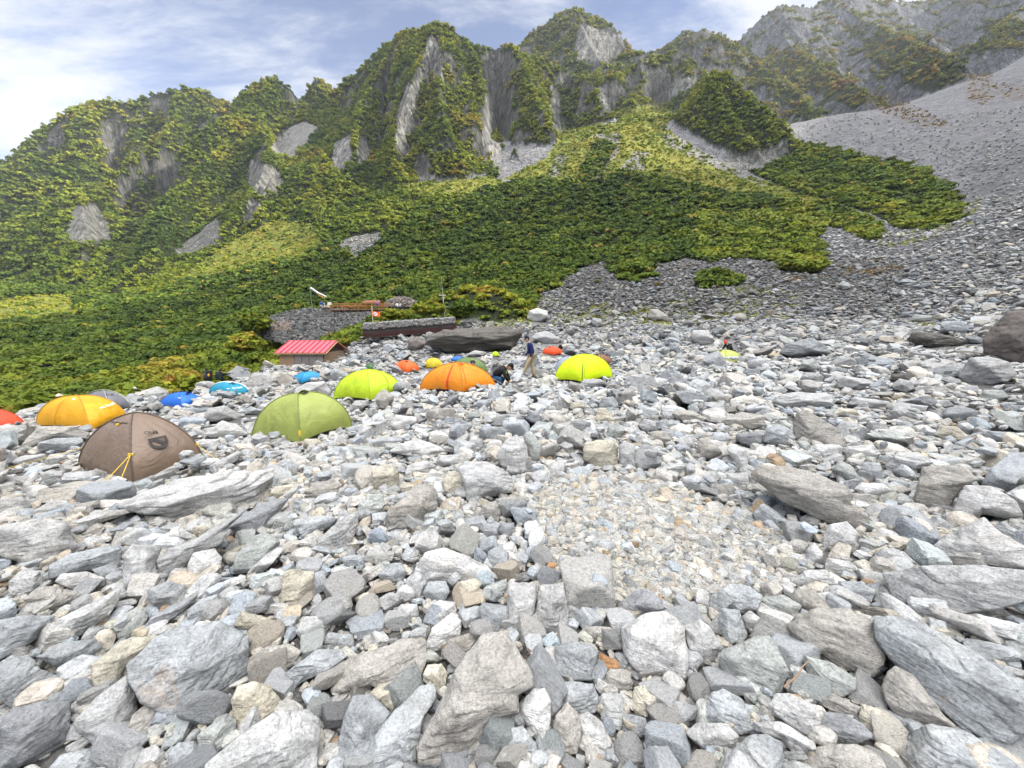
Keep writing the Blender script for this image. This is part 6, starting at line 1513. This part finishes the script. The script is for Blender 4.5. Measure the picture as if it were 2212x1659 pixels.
# net-covered dome
c0 = pt(869, 664, 72); root = empty('stone_mound', tuple(c0), 0, 'domed mound of brownish stones held by vertical net ribs at the end of the terrace', 'mound')
rs = RS(44); n = 900; a = rs.uniform(0, 2*math.pi, n); e = np.arcsin(rs.rand(n)); W3, D3, H3 = 3.2, 2.6, 1.85
P = np.stack([W3*np.cos(e)*np.cos(a), D3*np.cos(e)*np.sin(a), H3*np.sin(e)], 1); packed('packed_stones', rs, P*.97, rs.uniform(.12, .26, n), np.array([.22,.20,.175])*rs.uniform(.75, 1.25, (n, 1)), root)
V, F = ICO[4]; mb = MB(); mb.add(V*np.array([W3, D3, H3])*.95, F); mb.build('core', plain('mound_core', (.08,.07,.06)), root, True)
for k in range(13):
    x = -W3*.92 + k*W3*1.84/12; t_ = np.linspace(-.1, math.pi+.1, 14); q = math.sqrt(max(1-(x/W3)**2, .02)); sl = .35
    mb = MB(); mb.tube(np.stack([x + sl*np.sin(t_) - .2, -D3*q*np.cos(t_)*1.03, H3*q*np.sin(t_)*1.04+.05], 1), .06, 6); mb.build('net_rib', plain('rib_dark', (.10,.085,.07)), root, True)
# terrace with railing
d0, d1 = pt(714, 668.5, 63.6), pt(846, 667, 67.0); root = empty('terrace', tuple(d0), math.atan2((d1-d0)[1], (d1-d0)[0]), 'wooden terrace with an orange-brown railing on top of the stone embankment', 'terrace')
LN = np.linalg.norm((d1-d0)[:2]); sl = (d1-d0)[2]/LN
mb = MB(); mb.box((LN/2, 2.0, -.08 + LN/2*sl), (LN, 4.2, .12), [[1, 0, 0], [0, 1, 0], [sl, 0, 1]]); mb.build('deck_boards', M_wood, root)
m_rail = plain('orange_brown_timber', (.36,.14,.055), .75, 0, .2, 8)
for k in range(10):
    x = k*LN/9; mb = MB(); mb.box((x, 0, x*sl + (.35 if k else -.2)), (.09, .09, 1.25 if k else 2.3)); mb.build('post', m_rail, root)
for k, zz in enumerate((.92, .5)):
    mb = MB(); mb.box((LN/2, -.06, zz + LN/2*sl), (LN+.1, .05, .10), [[1, 0, 0], [0, 1, 0], [sl, 0, 1]]); mb.build('rail', m_rail, root)
mb = MB(); [mb.box((x, 4., x*sl+.4), (.08, .08, 1.0)) for x in np.linspace(0, LN, 8)]; mb.box((LN/2, 4., .9 + LN/2*sl), (LN, .05, .1), [[1, 0, 0], [0, 1, 0], [sl, 0, 1]]); mb.build('back_railing', m_rail, root)
for k, (px, py) in enumerate(((748, 664), (768, 664), (790, 664))):
    c = pt(px, py, 66.2); c[2] = d0[2]+.0; root = empty('picnic_table', tuple(c), .1, ['wooden picnic table at the left of the terrace', 'middle wooden picnic table on the terrace', 'wooden picnic table at the right of the terrace'][k], 'table', 'tables on the terrace')
    mb = MB(); mb.box((0, 0, .74), (1.6, .8, .06)); mb.build('tabletop', m_rail, root)
    mb = MB(); mb.box((0, -.65, .44), (1.6, .25, .05)); mb.box((0, .65, .44), (1.6, .25, .05)); mb.build('bench', m_rail, root)
    mb = MB(); [mb.box((x, 0, .36), (.08, 1.3, .08)) for x in (-.6, .6)]; [mb.box((x, y, .36), (.08, .08, .72)) for x in (-.6, .6) for y in (-.3, .3)]; mb.build('legs', m_rail, root)
c = pt(806, 659, 68.5); root = empty('shelter', (c[0], c[1], d0[2]), 0, 'low brown shelter roof over the right of the terrace', 'shelter')
mb = MB(); mb.add([(-1.6,-1,1.35),(1.6,-1,1.35),(1.3,0,1.8),(-1.3,0,1.8),(-1.6,1,1.35),(1.6,1,1.35)], [[0,1,2,3],[3,2,5,4]]); mb.build('roof', plain('brown_roof', (.20,.07,.04)), root)
for x in (-1.3, 1.3): mb = MB(); mb.box((x, 0, .7), (.1, .1, 1.5)); mb.build('post', m_rail, root)
c = pt(712.5, 664, 63.5); root = empty('sign_board', tuple(c), 0, 'small white sign board at the left end of the terrace railing', 'sign')
mb = MB(); mb.box((0, 0, .3), (.06, .06, 1.)); mb.build('post', M_pole, root); mb = MB(); mb.box((0, -.05, .62), (.62, .04, .45)); mb.build('panel', M_white, root)
def seated(px, py, lab, jac, tro, rz=0., cap=None):
    q = pt(px, py, 64.6); make_person((q[0], q[1], q[2]-1.05), stand(arms='sit'), (0, 1, -.1), lab, jac, tro, cap=cap, rz=rz, group='people on the terrace')
seated(694, 658, 'person in a blue jacket at the left end of the terrace', (.02,.06,.30), (.5,.5,.52), .4)
seated(702, 664, 'person in white sitting right of the person in a blue jacket', (.6,.58,.56), (.1,.09,.1), 2.2, (.6,.6,.55))
seated(708, 665, 'person in pale pink sitting on the edge of the embankment', (.5,.36,.34), (.12,.12,.12), 1.2)
seated(711, 663.5, 'person in pale yellow sitting below the white sign board', (.55,.5,.30), (.12,.12,.14), 3.0)
behind(815.5, 651.5, 67.5, stand(), (0, -1, 0), 'person in bright blue standing at the terrace railing', (.02,.08,.42), (.05,.05,.08), group='people on the terrace')
seated(858, 661, 'left one of two people in white sitting before the ribbed stone mound', (.7,.7,.7), (.08,.08,.1), 1.0)
seated(865, 661.5, 'right one of two people in white sitting before the ribbed stone mound', (.68,.68,.7), (.1,.1,.12), 2.0)

# ------------------------------------------------------------------ poles, flag, streamers
q0, q1 = pt(674.5, 664, 63), pt(669, 617, 63.); root = empty('streamer_pole', tuple(q0), 0, 'slim pole flying carp-shaped streamers above the stone embankment', 'pole')
mb = MB(); mb.tube([(0, 0, -.5), tuple(q1-q0)], .045, 8); mb.build('pole', plain('green_grey_pole', (.20,.24,.18)), root)
def streamer(a, b_, r0, r1, col, lab, fins):
    A, B = pt(*a, 62.8), pt(*b_, 62.2); r_ = empty('carp_streamer', tuple(A), 0, lab, 'streamer', 'carp streamers')
    t_ = np.linspace(0, 1, 12); P = (B-A)[None]*t_[:, None] + np.stack([0*t_, .1*np.sin(t_*5), -.12*np.sin(t_*math.pi)+.03*np.sin(t_*11)], 1)
    mb = MB(); mb.tube(P, r0 + (r1-r0)*t_, 8, False); body = mb.build('body', cloth_mat('streamer_cloth', col, trans=.3), r_, True)
    mb = MB(); d = (B-A)/np.linalg.norm(B-A); up_ = v3(0, 0, 1); E_ = P[-1]
    mb.add([E_, E_+d*.30+up_*.28, E_+d*.18, E_+d*.34-up_*.20], [[0, 2, 1], [0, 3, 2]]); mb.build('tail', cloth_mat('streamer_tail', fins, trans=.3), r_)
streamer((671, 622), (704, 640), .17, .11, (.75,.76,.74), 'long white carp streamer', (.72,.74,.72))
streamer((683, 632), (700.5, 643), .12, .09, (.75,.42,.06), 'short orange-yellow carp streamer hanging under the white one', (.62,.72,.10))
q0, q1 = pt(806, 699, 43.), pt(803, 661, 43.); root = empty('flag_pole', tuple(q0), 0, 'white pole standing on the packed stone wall', 'pole')
mb = MB(); mb.tube([(0, 0, -.4), tuple(q1-q0)], .035, 8); mb.build('pole', plain('white_pole', (.62,.60,.55)), root)
F0 = pt(803.9, 671, 42.9); root = empty('flag', tuple(F0), 0, 'orange flag with a white disc fluttering over the packed stone wall', 'flag')
u, v = np.meshgrid(np.linspace(0, 1, 20), np.linspace(0, 1, 12)); FX = .9*u; FZ = -.56*v - .16*u*(1+.3*np.sin(4*u)); FY = -.10*np.sin(u*7+v)*u
i = np.arange(240).reshape(12, 20); mb = MB(); mb.add(np.stack([FX, FY, FZ], -1).reshape(-1, 3), np.stack([i[:-1,:-1], i[1:,:-1], i[1:,1:], i[:-1,1:]], -1).reshape(-1, 4)); fo = mb.build('cloth', cloth_mat('orange_flag', (.85,.16,.02), trans=.25), root, True)
for nm, rx, rzz, cz, col, yo in (('disc', .23, .21, 0, (.78,.76,.74), -.012), ('emblem_bar', .19, .030, 0, (.30,.16,.13), -.020)):
    a = np.linspace(0, 2*math.pi, 21)[:-1]; uu = .38 + np.cos(a)*rx/.9; vv = .5 + (np.sin(a)*rzz + (np.cos(a)*-.10 if nm == 'emblem_bar' else 0))/.56
    def fl(uu, vv): return np.stack([.9*uu, -.10*np.sin(uu*7+vv)*uu + yo, -.56*vv - .16*uu*(1+.3*np.sin(4*uu))], -1)
    mb = MB(); mb.add(np.vstack([fl(uu, vv), fl(np.array([.38]), np.array([.5]))]), [[k, (k+1) % 20, 20] for k in range(20)]); mb.build(nm, plain('flag_print', col), fo)
q0 = pt(961.5, 690, 50); q1 = pt(953, 597, 50.); root = empty('antenna_mast', tuple(q0), 0, 'thin grey antenna mast with guy wires beside the green mound', 'mast')
mid = (q1-q0)*.56; mb = MB(); mb.tube([(0, 0, -.6), tuple(mid)], .06, 8); mb.build('mast', plain('mast_grey', (.45,.46,.44), .5), root)
mb = MB(); mb.tube([tuple(mid), tuple(q1-q0)], .022, 6); mb.build('whip', plain('whip_grey', (.38,.40,.38), .5), root)
mb = MB(); mb.tube([tuple(mid+v3(-.5, 0, .0)), tuple(mid+v3(.4, 0, .05))], .035, 6); mb.tube([tuple(mid+v3(-.28, 0, -.25)), tuple(mid+v3(.28, 0, -.25))], .02, 6); mb.build('crossarm', M_pole, root)
for g_ in ((-3.2, -1.0, .2), (3.4, 1.0, 1.2)):
    mb = MB(); mb.tube([tuple(mid*.55), g_], .014, 5); mb.build('guy_wire', M_pole, root)

# ------------------------------------------------------------------ odds and ends on the stones
def stick(a, b_, r0, lab, col, bend_=.03, lift=.06):
    A, B = ground_hit(*a, lift), ground_hit(*b_, lift); A[2] += .02
    t_ = np.linspace(0, 1, 10); P = A + (B-A)*t_[:, None] + np.stack([np.sin(t_*6)*bend_, np.cos(t_*5)*bend_*.5, np.sin(t_*math.pi)*bend_], 1); o0 = P[0].copy()
    mb = MB(); mb.tube(P-o0, r0*(1-.5*t_), 6); o = mb.build('stick', plain('dry_wood', col, .85, 0, .2, 20), None, True, tuple(o0)); tag(o, lab, 'stick')
stick((1353, 859), (1421, 873), .022, 'long pale driftwood stick lying on stones behind the gravel patch', (.45,.40,.36))
P0 = pt(1486, 789, 20.); P1 = pt(1497, 765, 20.4); mb = MB(); mb.tube([(0,0,-.2), tuple((P1-P0)*.5+v3(.06,0,0)), tuple(P1-P0)], [.022, .02, .012], 6); tag(mb.build('stick', plain('reddish_wood', (.20,.11,.09)), None, True, tuple(P0)), 'thin reddish stick standing upright left of the small pale olive tent', 'stick')
stick((1694, 1496), (1750, 1428), .004, 'thin brown twig between stones at the lower right', (.25,.17,.11), .01, .16)
rs = RS(61); c = ground_hit(1990, 876, .12); n = 150; mb = MB()
for k in range(n):
    a = rs.uniform(0, 6.28); r_ = abs(rs.normal())*.12; h_ = rs.uniform(.08, .24); b0 = v3(math.cos(a)*r_*1.6, math.sin(a)*r_, 0); tipp = b0 + v3(math.cos(a)*.16+rs.normal()*.05-.05, math.sin(a)*.08, h_)
    mb.tube([b0, (b0+tipp)/2+v3(0, 0, .04), tipp], [.005, .004, .001], 4, False)
tag(mb.build('grass_tuft', plain('dry_grass', (.38,.27,.13)), None, False, tuple(c)), 'dry tan grass tuft between boulders at right', 'grass')
rs = RS(62); c = ground_hit(1152, 1452, .03); mb = MB()
for k in range(34):
    b0 = v3(rs.normal()*.02, rs.normal()*.07, rs.rand()*.03); R_m = eul_m(*[np.array(q) for q in rs.uniform(0, 3, 3)]); mb.box(b0, (rs.uniform(.02, .05), .007, .003), R_m)
tag(mb.build('bark_chips', plain('bark', (.20,.11,.065)), None, False, tuple(c)), 'reddish brown bark chips wedged beside the long brownish boulder', 'debris', kind='stuff')
c = ground_hit(1632, 781, .1); root = empty('bag', tuple(c), 0, 'bright blue stuff sack on stones right of the small pale olive tent', 'bag')
V, F = ICO[3]; mb = MB(); mb.add(V*np.array([.25,.18,.17])*(1+.12*fbm(V[:, 0]*2, V[:, 1]*2, V[:, 2]*2, 2))[:, None] + v3(0, 0, .10), F); mb.build('sack', cloth_mat('blue_sack', (.015,.09,.38), trans=0), root, True)
mb = MB(); mb.tube([(.2, -.05, .14), (.34, -.08, .06), (.50, -.05, .05), (.62, .0, .02)], .04, 6); mb.tube([(-.55, 0, .05), (-.42, .02, .09), (-.30, .0, .06)], .06, 6); mb.build('strap', plain('dark_blue_strap', (.01,.02,.08)), root, True)
c = ground_hit(742, 992-88, .1)
for px, py, col, lab in ((1, 1, 1, 1),)[:0]: pass

# ------------------------------------------------------------------ shrubs one can tell apart
rs = RS(71)
def shrub(px, py, wpx, hpx, base, lab, group='scattered shrubs on the scree', Y=None):
    q = ground_hit(px, py) if Y is None else pt(px, py, Y)
    R_ = wpx/2/FP*q[1]; Hh = hpx/FP*q[1]; n = max(6, int(wpx*hpx/16)); d = rs.normal(size=(n, 3)); d /= np.linalg.norm(d, axis=1)[:, None]; rad = rs.rand(n)**.45
    Cc = d*rad[:, None]*np.array([R_*.85, R_*.7, Hh*.5]) + v3(0, 0, Hh*.5); Cc[:, 2] = np.maximum(Cc[:, 2], .1); r1 = np.full(n, min(R_, Hh)*.36)*rs.uniform(.6, 1.3, n)
    i_ = np.clip(base + .9*rs.normal(size=n) + Cc[:, 2]/Hh*.8, 0, 5.9); ii_ = i_.astype(int); u_f = (i_-ii_)[:, None]; cl = PAL[ii_]*(1-u_f)+PAL[np.minimum(ii_+1, 6)]*u_f
    root = empty('shrub', tuple(q), 0, lab, 'shrub', group)
    V, Q_, cc = clumps(rs, Cc, r1, cl, 60, .75, .24); link('foliage', mesh_np('foliage', V, Q_, m_leaf, False, cc), root)
    mb = MB()
    for k in range(5):
        a = rs.uniform(0, 6.28); mb.tube([(0, 0, -.2), (math.cos(a)*R_*.3, math.sin(a)*R_*.3, Hh*.3), (math.cos(a)*R_*.6, math.sin(a)*R_*.5, Hh*.6)], [.06, .045, .02], 5)
    mb.build('stem', M_wood, root)
for s_ in [
 (1362,598,66,26,1.0,'wide dark green shrub at the lower edge of the pine slope above the scree'),
 (1545,606,70,22,1.0,'upper dark green shrub of the pair standing alone on the dark scree'),(1522,622,50,22,.6,'lower darker shrub of the pair standing alone on the dark scree'),
 (1590,612,40,14,1.3,'low green shrub spreading right of the dark pair on the scree'),
 (1745,590,70,24,2.2,'yellow-green shrub at the right tip of the pine slope'),(1705,585,50,20,1.8,'green shrub left of the yellow-green shrub at the right tip of the pine slope'),
 (1885,520,30,12,1.0,'small green shrub below the rounded pine knoll'),(1290,612,16,9,1.2,'tiny shrub on the scree below the pine slope, left one'),(1478,640,14,8,1.4,'tiny shrub in the middle of the dark scree'),
 (1420,618,18,9,4.6,'small rust-red shrub on the dark scree')]: shrub(*s_)
for s_ in [(1000,684,60,30,.8,'dark green shrub in front of the green mound, right of the antenna mast'),(925,682,80,26,3.0,'yellow-green shrub left of the antenna mast'),(850,690,60,20,3.2,'yellow-green shrub right of the orange flag'),
 (815,712,60,26,1.4,'green shrub above the left end of the steel beams'),(745,748,90,16,2.2,'low green shrub behind the hut roof'),
 (395,838,80,34,3.9,'yellow and orange autumn shrub left of the two hikers'),(330,858,60,30,2.6,'yellow-green shrub left of the autumn shrub'),(505,812,50,26,3.0,'yellowish shrub right of the two hikers'),
 (550,720,60,40,1.6,'green shrub at the left foot of the stone embankment'),(530,760,70,34,3.4,'yellow shrub below the stone embankment'),(560,790,60,26,1.3,'dark shrub left of the red-roofed hut')]:
    shrub(*s_, group='bushes at the edge of the stone field', Y={1000:50,925:49,850:46,815:45,745:46,395:31,330:27,505:36,550:56,530:48,560:42}[s_[0]])
# ------------------------------------------------------------------ names that single out each boulder
LM = [(c_, lab) for (o, code, c_, px, asp, lab, D) in hero_objs if lab]
def short(l):
    for w_ in (' behind', ' beside', ' with', ' in front', ' at ', ' just', ' lying', ' left of', ' right of', ' of the', ' below', ' cut', ' pointing', ', ', ' touching', ' on the', ' standing', ' alone', ' in the', ' above'):
        pass
    return l
LMS = [ # short landmark names
 ((300,975),'brown tent'),((175,900),'golden yellow tent'),((650,915),'olive tent'),((795,835),'lime green tent'),((990,825),'orange tent'),((1260,800),'fluorescent yellow tent'),((1565,775),'pale olive tent'),
 ((390,870),'bright blue tent'),((495,845),'teal tent'),((665,818),'light blue tent'),((875,795),'orange-red tent'),((935,785),'small yellow tent'),((1193,758),'scarlet tent'),((670,765),'red-roofed hut'),((885,710),'steel beam wall'),
 ((1148,770),'walking person'),((1080,815),'crouching person'),((1450,1170),'gravel patch'),((2180,730),'huge rusty brown boulder'),((1020,732),'enormous dark boulder'),
 ((405,1455),'big smooth blue-grey boulder'),((1030,1520),'long brownish boulder'),((825,1450),'two-toned brownish boulder'),((1250,1430),'square blue-grey block'),((1415,1400),'large pale speckled block'),
 ((2000,1450),'very long blue-grey boulder'),((2060,1270),'huge grey wedge boulder'),((1780,1085),'wide flat dark-grey slab'),((1300,980),'square cream boulder'),((1060,1040),'big purplish grey boulder'),((885,1100),'large cracked brownish boulder'),
 ((730,1150),'upright grey boulder with pointed top'),((420,1070),'broad pale ribbed slab'),((1010,1215),'big sloping pale boulder'),((70,1170),'flat pale slab at the left edge'),((1640,1440),'large greenish grey boulder'),((1780,950),'large sloping purplish slab'),((1300,1225),'rusty brown stone')]
used_l = {}
def rel(c_, k):
    ds = sorted(LMS, key=lambda l: (l[0][0]-c_[0])**2*.7 + (l[0][1]-c_[1])**2*1.6)
    l = ds[k]; dx, dy = c_[0]-l[0][0], c_[1]-l[0][1]
    w_ = 'right of' if dx > 0 else 'left of'
    if abs(dy) > abs(dx)*1.1: w_ = 'in front of' if dy > 0 else 'beyond'
    elif abs(dy) > abs(dx)*.45: w_ = ('ahead and ' if dy > 0 else 'behind and ') + w_
    return w_ + ' the ' + l[1]
cand = hero_objs + ind_objs
out_lab = {}
for q, (o, code, c_, px, asp, lab, D) in enumerate(cand):
    if lab: out_lab[q] = lab; used_l[lab] = 1
for q, (o, code, c_, px, asp, lab, D) in enumerate(cand):
    if lab: continue
    sz = 'large' if px > 75 else 'medium' if px > 45 else 'small'; shp = 'flat' if asp > 1.9 else 'upright' if asp < .85 else 'angular' if q % 2 else 'blocky'
    if shp in ('angular', 'blocky') : shp = ''
    done = False
    for k in range(4):
        l = ' '.join(x for x in (sz, shp, CNAME[code], 'boulder', rel(c_, k)) if x)
        if l not in used_l: done = True; break
    if not done:
        for k in range(3):
            for m_ in range(k+1, 6):
                l = ' '.join(x for x in (sz, CNAME[code], 'boulder', rel(c_, k), 'and', rel(c_, m_)) if x)
                if l not in used_l and len(l.split()) <= 16: done = True; break
            if done: break
    if not done: l = l.replace('boulder', 'stone')
    l = l.replace('ahead and ', 'lower ') if len(l.split()) > 16 else l
    while len(l.split()) > 16: l = l.replace(' the ', ' ', 1) if ' the ' in l else ' '.join(l.split()[1:])
    used_l[l] = 1; out_lab[q] = l
for q, it in enumerate(cand): tag(it[0], out_lab[q], 'boulder', 'boulders of the stone field')
print('labels', len(set(out_lab.values())), 'of', len(cand), max(len(l.split()) for l in out_lab.values()))
# ------------------------------------------------------------------ mountain air
zlo = min(float(GZ.min()), -60) - 1.0; zhi = float(GZ.max()) + 30
mb = MB(); mb.box((0, 0, (zlo+zhi)/2), (3400, 3400, zhi-zlo)); hz_m = bpy.data.materials.new('haze'); hz_m.use_nodes = True; t = hz_m.node_tree; t.nodes.clear()
o_ = t.nodes.new('ShaderNodeOutputMaterial'); pv = t.nodes.new('ShaderNodeVolumePrincipled'); pv.inputs['Density'].default_value = .00010; pv.inputs['Color'].default_value = (.80, .88, 1., 1); pv.inputs['Anisotropy'].default_value = .0
t.links.new(pv.outputs[0], o_.inputs['Volume']); ho = mb.build('haze', hz_m); tag(ho, kind='stuff')
